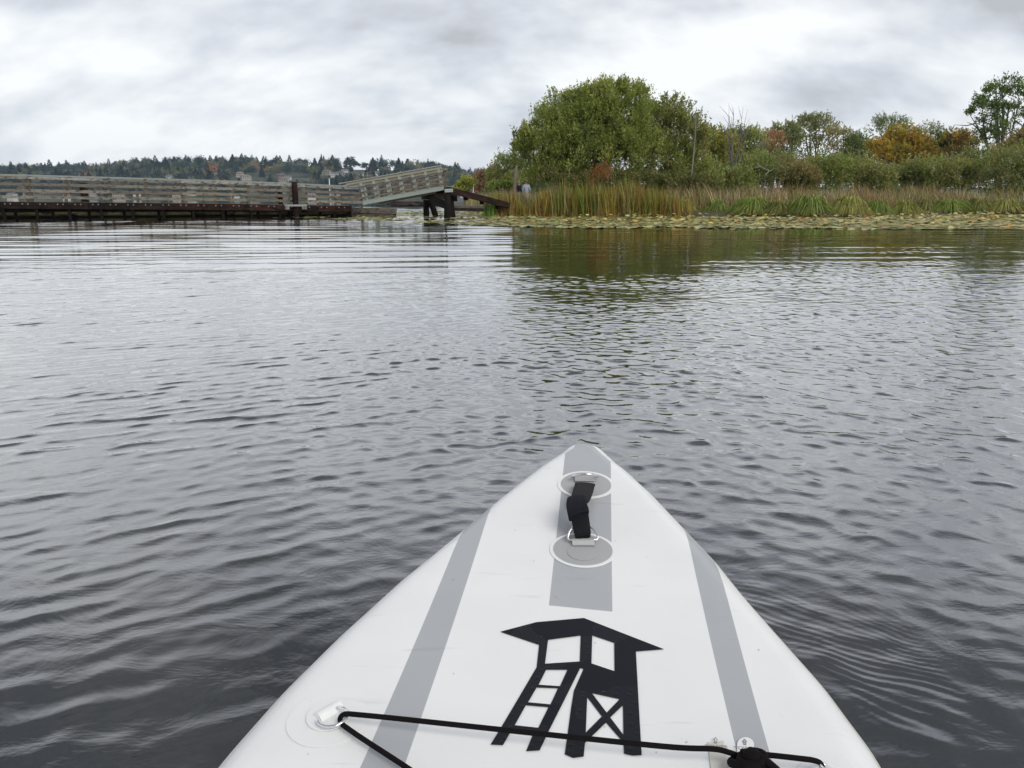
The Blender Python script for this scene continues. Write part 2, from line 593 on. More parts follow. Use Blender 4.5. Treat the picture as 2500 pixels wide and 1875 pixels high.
def build_hills():
    xs = np.linspace(-1050, 1050, 180); ys = np.linspace(820, 1290, 40)
    V = []; 
    for y in ys:
        for x in xs:
            V.append((x, y, hill_z(x, y) + 2.0 * (float(vnoise(x, y, 0.02)) - 0.5)))
    nA = len(xs); nR = len(ys)
    i = np.arange(nR - 1)[:, None]; j = np.arange(nA - 1)[None, :]
    Fc = np.stack([i * nA + j, i * nA + j + 1, (i + 1) * nA + j + 1, (i + 1) * nA + j], -1).reshape(-1, 4)
    m, nt, N, L, b = new_mat('hill_ground')
    tc = N.new('ShaderNodeTexCoord'); n = N.new('ShaderNodeTexNoise'); n.inputs['Scale'].default_value = 0.05; n.inputs['Detail'].default_value = 6
    L.new(tc.outputs['Object'], n.inputs['Vector'])
    r = N.new('ShaderNodeValToRGB'); L.new(n.outputs['Fac'], r.inputs[0])
    r.color_ramp.elements[0].position = 0.4; r.color_ramp.elements[0].color = (0.03, 0.045, 0.025, 1)
    r.color_ramp.elements[1].position = 0.65; r.color_ramp.elements[1].color = (0.10, 0.10, 0.06, 1)
    L.new(r.outputs[0], b.inputs['Base Color']); b.inputs['Roughness'].default_value = 1
    o = link('hillside', np_mesh('hillside', V, Fc, smooth=True), m)
    tag(o, 'wooded hillside on the far shore of the lake', None, kind='structure')


build_hills()


# ------------------------------------------------------------------ foliage generators
def unit(v):
    return v / np.maximum(np.linalg.norm(v, axis=-1, keepdims=True), 1e-9)


def sprigs(P, A, length, k, leaf, width, cols, g, splay=0.7):
    """k rhombic leaves along each sprig: returns verts, faces, colours"""
    n = len(P)
    t = g.random((n, k, 1)) ** 0.8
    pos = P[:, None, :] + A[:, None, :] * (t * (length * (0.6 + 0.8 * g.random((n, 1, 1)))))
    d = unit(A[:, None, :] + g.normal(0, splay, (n, k, 3)))
    w = unit(np.cross(d, g.normal(0, 1, (n, k, 3))))
    ll = leaf * (0.6 + 0.8 * g.random((n, k, 1)))
    ww = ll * width
    v = np.stack([pos, pos + d * ll * 0.45 + w * ww, pos + d * ll, pos + d * ll * 0.45 - w * ww], 2)
    V = v.reshape(-1, 3)
    Fc = np.arange(len(V)).reshape(-1, 4)
    c = cols[:, None, :] * (0.8 + 0.4 * g.random((n, k, 1)))
    C = np.repeat(c.reshape(-1, 3), 4, axis=0)
    return V, Fc, C


LEAFGAIN = 2.55


def crown_mesh(name, blobs, pal, clumps, per, leaf, k=6, sig=0.16, up=0.7, sparse=0.0, g=None, width=0.22, splen=2.2, core=True):
    """blobs: (x,y,z,rx,ry,rz). Clumps sit on and inside the blobs, sprigs crowd round each clump."""
    B = np.array(blobs, dtype=float)
    vol = B[:, 3] * B[:, 4] * B[:, 5]
    w = vol ** (2 / 3); w /= w.sum()
    bi = g.choice(len(B), clumps, p=w)
    dirs = unit(g.normal(0, 1, (clumps, 3)))
    dirs[:, 2] = np.where(dirs[:, 2] < -0.35, -dirs[:, 2] * 0.6, dirs[:, 2])
    rad = np.where(g.random(clumps) < 0.7, 0.78 + 0.27 * g.random(clumps), 0.35 + 0.45 * g.random(clumps))
    Cc = B[bi, :3] + dirs * B[bi, 3:6] * rad[:, None]
    # each clump has a hue of its own
    pal = np.array(pal, dtype=float)
    pc = pal[g.choice(len(pal), clumps)] * (0.75 + 0.5 * g.random((clumps, 1)))
    idx = np.repeat(np.arange(clumps), per)
    if sparse:
        keep = g.random(len(idx)) > sparse * g.random(clumps)[idx] * 2
        idx = idx[keep]
    n = len(idx)
    sc = np.cbrt(vol)[bi][idx]
    P = Cc[idx] + g.normal(0, 1, (n, 3)) * sig * sc[:, None] * np.array([1, 1, 0.8])
    out = unit((P - B[bi[idx], :3]) / B[bi[idx], 3:6])
    A = unit(out * 0.6 + np.array([0, 0, up]) + g.normal(0, 0.3, (n, 3)))
    mix = pal[g.choice(len(pal), n)]
    cols = pc[idx] * 0.7 + mix * 0.3
    return sprigs(P, A, leaf * splen, k, leaf, width, cols * LEAFGAIN, g)


def limbs_mesh(base, tips, r0, col, g, wob=0.12):
    mb = MB()
    base = np.array(base, float)
    top = np.mean(np.array(tips), axis=0)
    fork = base + (top - base) * 0.45
    tall = np.linalg.norm(top - base)
    pts = [base + (fork - base) * t + g.normal(0, wob * r0 * 2, 3) * (t > 0) for t in np.linspace(0, 1, 5)]
    mb.tube(pts, [r0 * (1.15 - 0.45 * t) for t in np.linspace(0, 1, 5)], 8, col)
    for tip in tips:
        tip = np.array(tip, float)
        st = base + (fork - base) * (0.55 + 0.4 * g.random())
        mid = (st + tip) / 2 + g.normal(0, 0.06 * tall, 3)
        pts = [(1 - t) ** 2 * st + 2 * t * (1 - t) * mid + t * t * tip for t in np.linspace(0, 1, 7)]
        mb.tube(pts, [r0 * 0.55 * (1 - 0.88 * t) for t in np.linspace(0, 1, 7)], 6, col)
        for q in range(3):
            t = 0.45 + 0.5 * g.random()
            s0 = (1 - t) ** 2 * st + 2 * t * (1 - t) * mid + t * t * tip
            e = s0 + unit(g.normal(0, 1, 3) + np.array([0, 0, 0.7])) * tall * (0.12 + 0.12 * g.random())
            mb.tube([s0, (s0 + e) / 2 + g.normal(0, 0.02 * tall, 3), e], [r0 * 0.2, r0 * 0.13, r0 * 0.04], 5, col)
    return mb


def blobs_px(spec, Y, depth=0.9, dy=0.0):
    """(px, py, rx px, rz px[, dY]) -> world ellipsoids"""
    out = []
    for s in spec:
        yy = Y + (s[4] if len(s) > 4 else 0)
        c = W(s[0], s[1], yy)
        k = yy / (F * ray(1250, s[1])[1]) 
        out.append((c[0], c[1], c[2], s[2] * k, (s[2] + s[3]) / 2 * k * depth, s[3] * k))
    return out


GREEN = [(0.065, 0.105, 0.018), (0.09, 0.135, 0.025), (0.125, 0.155, 0.035), (0.055, 0.085, 0.018)]
OLIVE = [(0.115, 0.115, 0.03), (0.15, 0.14, 0.045), (0.09, 0.095, 0.025)]
GREYG = [(0.10, 0.12, 0.055), (0.13, 0.145, 0.07), (0.085, 0.10, 0.04)]
DARKG = [(0.025, 0.05, 0.012), (0.035, 0.065, 0.016), (0.05, 0.08, 0.02)]
YELLG = [(0.16, 0.18, 0.035), (0.12, 0.15, 0.035), (0.20, 0.19, 0.04)]
ORANGE = [(0.27, 0.185, 0.03), (0.24, 0.145, 0.022), (0.23, 0.175, 0.03), (0.13, 0.12, 0.03), (0.12, 0.13, 0.03)]
RUST = [(0.13, 0.075, 0.03), (0.115, 0.08, 0.035), (0.09, 0.08, 0.035)]
PINK = [(0.22, 0.14, 0.075), (0.17, 0.10, 0.05), (0.13, 0.12, 0.055)]
PALE = [(0.22, 0.20, 0.09), (0.17, 0.16, 0.07), (0.14, 0.13, 0.06)]
BARKC = (0.16, 0.14, 0.115)


def ground_z(x, y):
    return 0.15


def tree(name, cat, label, base, blobs, pal, clumps, per, leaf, r0, seed, group=None, k=6, sparse=0.0, up=0.7, sig=0.16, crown='crown', trunk='trunk', ntips=6, barkc=BARKC, width=0.24, splen=2.2):
    g = np.random.default_rng(seed)
    o = empty(name, base)
    tag(o, label, cat, group)
    B = np.array(blobs, float)
    off = np.array(base, float)
    order = np.argsort(-B[:, 2])
    tips = [B[order[i % len(B)], :3] - off + (g.normal(0, 0.25, 3) * B[order[i % len(B)], 3:6]) for i in range(max(ntips, len(B)))]
    limbs_mesh((0, 0, -0.3), tips, r0, barkc, g).build(trunk, M_BARK, o, smooth=True)
    V, Fc, C = crown_mesh(crown, B - np.array([*off, 0, 0, 0]), pal, clumps, per, leaf, k=k, sparse=sparse, up=up, g=g, sig=sig, width=width, splen=splen)
    link(crown, np_mesh(crown, V, Fc, C), M_LEAF, o)
    return o


def build_near_trees():
    # the great willow bush: two overlapping crowns on the point
    big = blobs_px([(1490, 285, 100, 70), (1405, 320, 100, 85), (1335, 372, 72, 68), (1285, 375, 38, 45), (1440, 390, 120, 75),
                    (1515, 235, 60, 28), (1440, 262, 65, 38), (1530, 370, 80, 90), (1370, 430, 90, 45)], 38.5)
    tree('willow_bush', 'bush', 'great rounded olive green willow bush on the point, tallest and widest in the picture',
         (4.1, 38.8, 0.15), big, [(0.105, 0.125, 0.024), (0.14, 0.16, 0.036), (0.18, 0.19, 0.06), (0.065, 0.085, 0.018)], 980, 22, 0.10, 0.16, 21,
         k=8, sig=0.11, up=1.1, ntips=14, crown='foliage', trunk='stem', width=0.2, splen=3.4)
    big2 = blobs_px([(1610, 305, 60, 55), (1655, 330, 55, 65), (1590, 370, 80, 70), (1650, 400, 85, 50), (1640, 262, 30, 22), (1700, 350, 28, 50), (1620, 435, 85, 35), (1690, 425, 45, 40)], 39.5)
    tree('willow_bush', 'bush', 'smaller dull green willow bush joined to the right side of the great bush',
         (7.9, 39.8, 0.15), big2, [(0.11, 0.13, 0.03), (0.14, 0.15, 0.045), (0.15, 0.135, 0.055), (0.08, 0.10, 0.02)], 470, 20, 0.10, 0.13, 22,
         k=7, sig=0.12, up=1.1, sparse=0.35, ntips=12, crown='foliage', trunk='stem', splen=3.2)
    sp = blobs_px([(1235, 415, 26, 38), (1215, 440, 28, 30), (1262, 425, 24, 50), (1270, 370, 18, 25), (1290, 430, 40, 45), (1330, 445, 50, 40), (1385, 455, 50, 36), (1300, 470, 40, 20)], 60)
    tree('willow_bush', 'bush', 'thin sparse grey green bush at the left edge of the point behind the grey snag',
         (0.0, 58.0, 0.1), sp, GREYG + OLIVE + GREEN, 330, 12, 0.13, 0.07, 23, k=6, sparse=0.15, sig=0.22, up=0.8, ntips=14, crown='foliage', trunk='stem')
    lo = blobs_px([(1358, 447, 38, 30), (1420, 455, 60, 28), (1500, 448, 60, 34), (1570, 452, 55, 32), (1640, 458, 55, 28), (1710, 460, 50, 26), (1450, 474, 70, 20, 2), (1570, 474, 70, 20, 2), (1680, 474, 60, 18, 2)], 37.2)
    tree('undergrowth_bush', 'bush', 'low brown and olive undergrowth below the great willow bush',
         (2.6, 37.2, 0.15), lo, [(0.08, 0.085, 0.025), (0.12, 0.10, 0.045), (0.07, 0.09, 0.02)], 380, 20, 0.09, 0.05, 24, k=6, sig=0.16, ntips=9, crown='foliage', trunk='stem')
    rb = blobs_px([(1468, 432, 20, 26), (1440, 445, 12, 14)], 35.6)
    tree('rusty_bush', 'bush', 'small rust red bush among the cattails in front of the great willow bush',
         (3.9, 35.7, 0.15), rb, [(0.15, 0.075, 0.025), (0.11, 0.06, 0.022)], 24, 10, 0.08, 0.02, 25, k=6, sig=0.25, ntips=5, crown='foliage', trunk='stem')

    # (name, category, label, centre px of the trunk, Y, blobs, palette, clumps, per, leaf, trunk radius, sparse)
    T = [
        ('autumn_tree', 'tree', 'yellow and green tree behind the right side of the willow bushes', 1738, 48,
         [(1738, 350, 42, 35), (1725, 390, 45, 35), (1770, 370, 30, 35)], YELLG + ORANGE[2:] + OLIVE, 170, 15, 0.13, 0.14, 0.1),
        ('leafy_tree', 'tree', 'pale green tree standing behind the bare grey dead tree', 1812, 60,
         [(1825, 352, 36, 38), (1790, 350, 26, 34), (1810, 385, 40, 30)], YELLG + GREYG, 170, 13, 0.16, 0.16, 0.15),
        ('autumn_tree', 'tree', 'small salmon pink tree right of the bare dead tree', 1888, 72,
         [(1888, 345, 26, 26), (1875, 372, 24, 22)], PINK, 90, 12, 0.18, 0.14, 0.2),
        ('leafy_tree', 'tree', 'olive green tree between the pink tree and the tall grey green tree', 1922, 74,
         [(1922, 322, 28, 20), (1920, 352, 36, 34), (1900, 390, 40, 26)], OLIVE + GREYG, 150, 13, 0.18, 0.18, 0.1),
        ('leafy_tree', 'tree', 'tall grey green tree with a flat topped airy crown left of the gap of sky', 1988, 78,
         [(1990, 300, 38, 22), (1965, 318, 30, 28), (2005, 330, 34, 38), (1985, 370, 46, 38)], GREYG + OLIVE, 190, 12, 0.17, 0.24, 0.4),
        ('autumn_tree', 'tree', 'pale straw coloured thinning tree beside the gap of sky', 2045, 76,
         [(2045, 335, 24, 22), (2040, 368, 22, 30)], PALE, 80, 11, 0.18, 0.16, 0.35),
        ('leafy_tree', 'tree', 'mid green tree with pale top just right of the gap of sky', 2095, 76,
         [(2098, 352, 34, 22), (2105, 385, 42, 34), (2075, 395, 28, 24)], GREYG + GREEN, 160, 13, 0.18, 0.2, 0.12),
        ('leafy_tree', 'tree', 'grey green round headed tree rising behind the big orange tree', 2160, 98,
         [(2170, 305, 40, 20), (2145, 318, 26, 20), (2198, 318, 24, 18), (2165, 345, 28, 22)], GREYG, 140, 12, 0.19, 0.3, 0.5),
        ('autumn_tree', 'tree', 'large orange and gold autumn tree, brightest on the right bank', 2200, 70,
         [(2198, 338, 38, 24), (2165, 365, 36, 30), (2235, 362, 38, 34), (2200, 385, 62, 30), (2258, 385, 22, 22)], ORANGE, 300, 14, 0.17, 0.22, 0.05),
        ('leafy_tree', 'tree', 'small pale crowned airy tree between the orange tree and the tall dark tree', 2275, 96,
         [(2272, 312, 20, 14), (2268, 332, 26, 20), (2290, 322, 18, 16)], GREYG + PALE, 80, 10, 0.18, 0.2, 0.5),
        ('leafy_tree', 'tree', 'dark green tree low between the two orange trees', 2290, 74,
         [(2290, 368, 24, 34), (2280, 395, 28, 22)], DARKG, 110, 14, 0.18, 0.16, 0.0),
        ('autumn_tree', 'tree', 'rust orange tree left of the tall dark tree', 2335, 72,
         [(2330, 345, 28, 22), (2355, 360, 28, 30), (2330, 385, 36, 28)], RUST + OLIVE[:1] + ORANGE[:1], 150, 13, 0.17, 0.18, 0.08),
        ('tall_tree', 'tree', 'tall open dark green tree at the right edge, highest on the bank', 2438, 66,
         [(2462, 205, 34, 18), (2425, 228, 30, 22), (2480, 232, 30, 24), (2400, 262, 26, 22), (2370, 282, 24, 12), (2440, 270, 28, 24), (2480, 268, 22, 16), (2418, 300, 30, 20), (2455, 318, 28, 30), (2420, 340, 38, 28), (2500, 290, 26, 20), (2530, 240, 30, 26)], DARKG + GREEN[:2] + OLIVE[2:], 330, 12, 0.15, 0.32, 0.42),
        ('autumn_tree', 'tree', 'brown and olive tree at the right edge under the tall dark tree', 2485, 60,
         [(2485, 365, 34, 28), (2520, 350, 40, 36), (2450, 385, 40, 26)], RUST[1:] + OLIVE + PINK[:1], 160, 14, 0.15, 0.2, 0.08),
    ]
    for i, (nm, cat, lab, px, Y, sp, pal, cl, per, leaf, r0, spr) in enumerate(T):
        b = blobs_px(sp + [(px, 412, 34, 22)], Y)
        base = (W(px, 480, Y)[0], Y, 0.3)
        tree(nm, cat, lab, base, b, pal, cl, per, leaf, r0, 100 + i, 'trees on the right bank', k=6, sparse=spr, sig=0.19, ntips=8)
    # belt of shrubs along the bank
    S = [(1765, 425, 52, 38, 44, GREEN, 'bright green shrub right of the willow bushes'),
         (1830, 415, 48, 40, 48, GREYG + GREEN, 'grey green shrub below the bare dead tree'),
         (1885, 420, 46, 36, 50, GREYG + OLIVE, 'dull olive shrub with dead branches lying across it'),
         (1950, 412, 36, 32, 47, RUST + OLIVE, 'rust brown shrub with dry leaves behind the reeds'),
         (2010, 412, 42, 36, 52, GREEN, 'mid green shrub right of the rust brown shrub'),
         (2070, 415, 42, 32, 54, GREEN + OLIVE, 'leaf green shrub below the gap of sky'),
         (2130, 425, 46, 28, 52, OLIVE + GREEN, 'olive shrub below the left side of the orange tree'),
         (2195, 422, 50, 30, 55, GREYG + GREEN, 'blue grey shrub below the big orange tree'),
         (2262, 420, 46, 32, 54, GREEN, 'green shrub below the small dark tree'),
         (2330, 418, 50, 34, 52, OLIVE + GREEN, 'yellow olive shrub below the rust orange tree'),
         (2400, 408, 50, 40, 54, OLIVE + DARKG, 'dark olive shrub below the tall dark tree'),
         (2465, 410, 48, 42, 50, GREEN + GREYG, 'broad green shrub second from the right edge'),
         (2530, 412, 48, 44, 50, OLIVE + GREYG, 'grey olive shrub cut by the right edge'),
         (1700, 440, 40, 30, 41, GREEN + OLIVE, 'low leafy shrub under the slender leaning snag')]
    gs = np.random.default_rng(3)
    for i, (px, py, rx, rz, Y, pal, lab) in enumerate(S):
        py += gs.normal(0, 6); rz *= gs.uniform(0.85, 1.3); rx *= gs.uniform(1.05, 1.4)
        b = blobs_px([(px, py, rx, rz * 0.8), (px - rx * 0.5, py + rz * 0.4, rx * 0.6, rz * 0.7), (px + rx * 0.45, py + rz * 0.35, rx * 0.6, rz * 0.75), (px + rx * 0.1, py + rz * 0.9, rx * 0.9, rz * 0.6), (px - rx * 0.2, py + rz * 1.45, rx * 0.85, rz * 0.55)], Y)
        tree('shrub', 'shrub', lab, (W(px, 480, Y)[0], Y, 0.25), b, [tuple(c * 1.1 for c in q) for q in pal] + OLIVE + PALE[1:] * (1 + i % 2), 170, 15, 0.125, 0.05, 200 + i, 'shrubs along the right bank', k=6, sparse=0.12 + 0.1 * (i % 3), sig=0.23, ntips=7, crown='foliage', trunk='stem', up=0.9)
    # yellow green tree and russet tree left of the point, over the end of the ramp
    tree('autumn_tree', 'tree', 'small yellow green tree on the bank above the fallen ramp', (*W(1136, 480, 62)[:2], 0.2),
         blobs_px([(1142, 452, 16, 12), (1128, 464, 16, 12)], 62), YELLG, 50, 12, 0.14, 0.08, 301, k=6, sig=0.22)
    tree('autumn_tree', 'tree', 'maroon and orange tree far left of the sparse bush', (*W(1195, 480, 120)[:2], 0.3),
         blobs_px([(1185, 440, 26, 16), (1215, 432, 24, 18), (1190, 462, 34, 14)], 120), [(0.14, 0.06, 0.045), (0.20, 0.11, 0.05), (0.12, 0.10, 0.05)], 90, 14, 0.3, 0.2, 302, k=6, sig=0.2)
    tree('shrub', 'shrub', 'olive shrub behind the sparse bush at the left end of the point', (*W(1235, 480, 55)[:2], 0.2),
         blobs_px([(1225, 462, 30, 16), (1250, 450, 20, 22)], 55), OLIVE + GREEN, 60, 14, 0.13, 0.06, 303, k=6, sig=0.2, crown='foliage', trunk='stem')


build_near_trees()


# ------------------------------------------------------------------ dead wood
def snag(name, cat, label, pts, rads, col, twigs=()):
    mb = MB()
    off = Vector(pts[0])
    mb.tube([Vector(p) - off for p in pts], rads, 9, col)
    for tw, tr in twigs:
        mb.tube([Vector(p) - off for p in tw], tr, 5, col)
    o = mb.build(name, M_BARK, smooth=True)
    o.location = off
    return tag(o, label, cat)


def dead_wood():
    Y = 36.2
    pl = [W(1252, 520, Y), W(1255, 480, Y), W(1257, 440, Y), W(1261, 404, Y)]
    snag('broken_snag', 'snag', 'thick grey broken trunk standing beside the two people', pl, [0.10, 0.09, 0.08, 0.065], (0.16, 0.135, 0.11))
    Y = 36.8
    P = lambda x, y: W(x, y, Y)
    snag('slender_snag', 'snag', 'slender leaning dead trunk with a pale lower half in front of the willow bushes',
         [P(1684, 450), P(1690, 410), P(1694, 370), P(1698, 320), P(1700, 262)], [0.045, 0.04, 0.03, 0.022, 0.012], (0.23, 0.21, 0.185),
         [([P(1698, 305), P(1692, 285), P(1690, 258)], [0.015, 0.012, 0.005]), ([P(1697, 330), P(1688, 300), P(1687, 272)], [0.012, 0.01, 0.004])])
    # bare multi-stemmed tree
    g = np.random.default_rng(5)
    Y = 46
    P = lambda x, y: W(x, y, Y)
    base = P(1790, 430)
    tw = []
    for (x, y) in ((1775, 262), (1785, 285), (1800, 258), (1812, 262), (1822, 268), (1832, 290), (1768, 300), (1795, 300), (1818, 310)):
        tip = P(x, y) + np.array([0, g.normal(0, 0.5), 0])
        m1 = base + (tip - base) * 0.5 + g.normal(0, 0.12, 3)
        tw.append(([base + (0, 0, 0.2), base + (m1 - base) * 0.6, m1, tip], [0.035, 0.03, 0.02, 0.005]))
        for q in range(4):
            t = 0.45 + 0.45 * g.random()
            s = base + (tip - base) * t
            e = s + unit(np.array([g.normal(0, 0.6), g.normal(0, 0.4), 1.0])) * (0.4 + 0.6 * g.random())
            tw.append(([s, (s + e) / 2 + g.normal(0, 0.03, 3), e], [0.014, 0.010, 0.004]))
    snag('bare_tree', 'tree', 'bare grey dead tree with thin upright twigs right of the willow bushes', [base - (0, 0, 1.2), base, base + (0, 0, 0.5)], [0.09, 0.07, 0.05], (0.17, 0.155, 0.14), tw)
    Y = 56
    P = lambda x, y: W(x, y, Y)
    snag('bare_pole_tree', 'snag', 'thin bare leaning pole against the sky left of the pink tree', [P(1852, 420), P(1860, 370), P(1866, 311)], [0.06, 0.045, 0.015], (0.17, 0.15, 0.13),
         [([P(1856, 400), P(1848, 350), P(1860, 312)], [0.02, 0.015, 0.004])])
    Y = 62
    snag('birch_trunk', 'snag', 'pale leaning bare trunk crossing the gap of sky', [W(2034, 430, Y), W(2040, 395, Y), W(2046, 376, Y)], [0.05, 0.045, 0.03], (0.4, 0.38, 0.34))
    Y = 44.5
    P = lambda x, y: W(x, y, Y)
    snag('fallen_branch', 'branch', 'forked pale dead branch lying over the dull olive shrub', [P(1850, 402), P(1866, 412), P(1880, 418), P(1892, 410)], [0.02, 0.02, 0.018, 0.006], (0.36, 0.34, 0.30),
         [([P(1866, 412), P(1872, 400), P(1874, 392)], [0.014, 0.01, 0.004]), ([P(1878, 417), P(1868, 428), P(1866, 436)], [0.016, 0.012, 0.006]), ([P(1858, 407), P(1842, 409), P(1828, 405)], [0.014, 0.01, 0.004])])


dead_wood()


# ------------------------------------------------------------------ blades: cattails, reeds, sedge
def blades(base, height, lean, width, cols, g, seg=4, curve=0.6, tipcol=None):
    """arched grass blades; lean: (n,2) horizontal offset of the tip"""
    n = len(base)
    cols = cols * 1.55
    ts = np.linspace(0, 1, seg + 1)
    side = np.stack([-lean[:, 1], lean[:, 0], np.zeros(n)], 1) + g.normal(0, 0.05, (n, 3)) * [1, 1, 0]
    side = unit(side + 1e-4)
    # mix in a random facing so blades catch the light differently
    a = g.random(n) * math.pi
    rot = np.stack([np.cos(a), np.sin(a), np.zeros(n)], 1)
    side = unit(side * 0.5 + rot * 0.6)
    V = np.zeros((n, seg + 1, 2, 3)); C = np.zeros((n, seg + 1, 2, 3))
    for i, t in enumerate(ts):
        hor = lean * (t ** (1 + curve * 1.5))[..., None] if np.ndim(t) else lean * (t ** (1 + curve * 1.5))
        z = height * (t - 0.0 * t)
        droop = np.linalg.norm(lean, axis=1)
        z = height * t - curve * droop * 0.55 * t ** 3
        p = base + np.stack([hor[:, 0], hor[:, 1], z], 1)
        w = (width * (1 - t) ** 0.6 * 0.5 + 0.0008)[:, None] * side
        V[:, i, 0] = p - w; V[:, i, 1] = p + w
        cc = cols if tipcol is None else cols * (1 - t) + tipcol * t
        C[:, i, 0] = cc; C[:, i, 1] = cc
    idx = np.arange(n * (seg + 1) * 2).reshape(n, seg + 1, 2)
    Fc = np.stack([idx[:, :-1, 0], idx[:, :-1, 1], idx[:, 1:, 1], idx[:, 1:, 0]], -1).reshape(-1, 4)
    return V.reshape(-1, 3), Fc, C.reshape(-1, 3)


def shore_y(x):
    return np.interp(x, [p[0] for p in SHORE], [p[1] for p in SHORE])


def reeds(name, label, xs, depth0, depth1, n, hfun, palette, wd, g, lean=0.25, curve=0.4, dead=0.06, yfun=None, patch=None):
    x = xs[0] + (xs[1] - xs[0]) * g.random(n)
    y = (shore_y(x) if yfun is None else yfun(x)) + depth0 + (depth1 - depth0) * g.random(n)
    if patch is not None:
        keep = g.random(n) < patch(x, y); x, y = x[keep], y[keep]; n = len(x)
    h = hfun(x, y) * (0.62 + 0.42 * g.random(n))
    pal = np.array(palette)
    ci = np.clip((vnoise(x * 2.2, y, 0.9) * 1.25 - 0.12 + g.normal(0, 0.13, n)) * len(pal), 0, len(pal) - 1).astype(int)
    cols = pal[ci] * (0.45 + 1.0 * g.random((n, 1)))
    ln = g.normal(0, lean, (n, 2)) * h[:, None]
    fall = g.random(n) < dead
    ln[fall] *= 4.0; h[fall] *= 0.55
    base = np.stack([x, y, np.full(n, -0.05)], 1)
    V, Fc, C = blades(base, h, ln, np.full(n, wd) * (0.6 + 0.8 * g.random(n)), cols, g, curve=curve)
    o = link(name, np_mesh(name, V, Fc, C), M_BLADE)
    return tag(o, label, None, kind='stuff')


def build_reeds():
    g = np.random.default_rng(77)
    CAT = [(0.10, 0.145, 0.022), (0.19, 0.175, 0.035), (0.24, 0.20, 0.05), (0.22, 0.17, 0.035), (0.24, 0.145, 0.035), (0.17, 0.155, 0.03), (0.15, 0.08, 0.028), (0.30, 0.25, 0.10), (0.11, 0.15, 0.025)]
    # tall cattails at the point
    hf = lambda x, y: (0.95 + 0.5 * sstep(0.8, 1.8, x) + 0.5 * (vnoise(x + 2, y * 0.3, 1.1) - 0.5)) * (1 - 0.33 * sstep(4.5, 7.5, x)) * (0.74 + 0.5 * vnoise(x, y * 0.5, 2.2))
    reeds('cattail_reeds', 'tall green and amber cattails on the waterline below the great willow bush', (1.0, 7.6), -0.2, 2.2, 6200, hf, CAT, 0.028, g, lean=0.15, curve=0.3, dead=0.14, patch=lambda x, y: (0.45 + 0.8 * vnoise(x, y * 0.3, 1.3)) * (1 - 0.6 * sstep(5.2, 7.4, x)))
    hf2 = lambda x, y: 1.05 + 0.3 * vnoise(x, y, 1.5) - 0.5 * sstep(0.1, 0.5, x)
    reeds('cattail_reeds', 'short green and amber cattails round the foot of the grey snag', (-0.75, 1.15), -0.1, 1.3, 900, hf2, CAT, 0.026, g, lean=0.12, curve=0.25)
    reeds('cattail_reeds', 'small bright green clump of cattails standing in the water by the ramp end', (-1.15, -0.75), -0.4, -0.1, 60, lambda x, y: 0.95 + 0 * x, [(0.10, 0.22, 0.03), (0.14, 0.24, 0.04)], 0.024, g, lean=0.08, curve=0.2)
    reeds('reed_litter', 'brown broken reed litter along the waterline of the cattails', (-0.7, 6.5), -0.3, 0.35, 1500, lambda x, y: 0.32 + 0 * x, [(0.24, 0.13, 0.05), (0.36, 0.27, 0.13), (0.16, 0.09, 0.04)], 0.02, g, lean=0.9, curve=0.3, dead=0.3)
    BR = [(0.26, 0.19, 0.09), (0.20, 0.125, 0.06), (0.33, 0.26, 0.13), (0.15, 0.15, 0.05), (0.20, 0.20, 0.07), (0.14, 0.10, 0.05), (0.36, 0.30, 0.17)]
    hf3 = lambda x, y: 0.85 + 0.75 * vnoise(x, y * 0.4, 0.9) ** 1.3 + 0.35 * vnoise(x, y, 3.1) + 0.012 * (y - 34)
    reeds('dry_reeds', 'belt of dry brown and straw reeds behind the sedge tussocks', (4.8, 26.0), 1.5, 7.0, 13500, hf3, BR, 0.032, g, lean=0.22, curve=0.5, dead=0.12)
    reeds('dry_reeds', 'straw coloured reeds on the far bank left of the point', (-6.5, 2.0), 6.0, 18, 4200, lambda x, y: 1.1 + 0.3 * vnoise(x, y, 0.5), [(0.30, 0.25, 0.11), (0.24, 0.22, 0.10), (0.20, 0.17, 0.07)], 0.045, g, lean=0.15,
          yfun=lambda x: 34 + 0 * x, patch=lambda x, y: (x > np.interp(y, [32, 36, 45, 60, 90], [-0.6, -1.6, -2.5, -4.5, -9.0]) + 0.3) * 1.0)
    # dark green leafy undergrowth inside the belt
    hf4 = lambda x, y: 0.8 + 0.3 * vnoise(x, y, 0.9)
    reeds('marsh_grass', 'green marsh grass between the reeds and the shrubs', (2.3, 27.0), 2.0, 12.0, 7000, hf4, [(0.08, 0.10, 0.03), (0.11, 0.12, 0.04), (0.17, 0.14, 0.06)], 0.04, g, lean=0.25)


build_reeds()


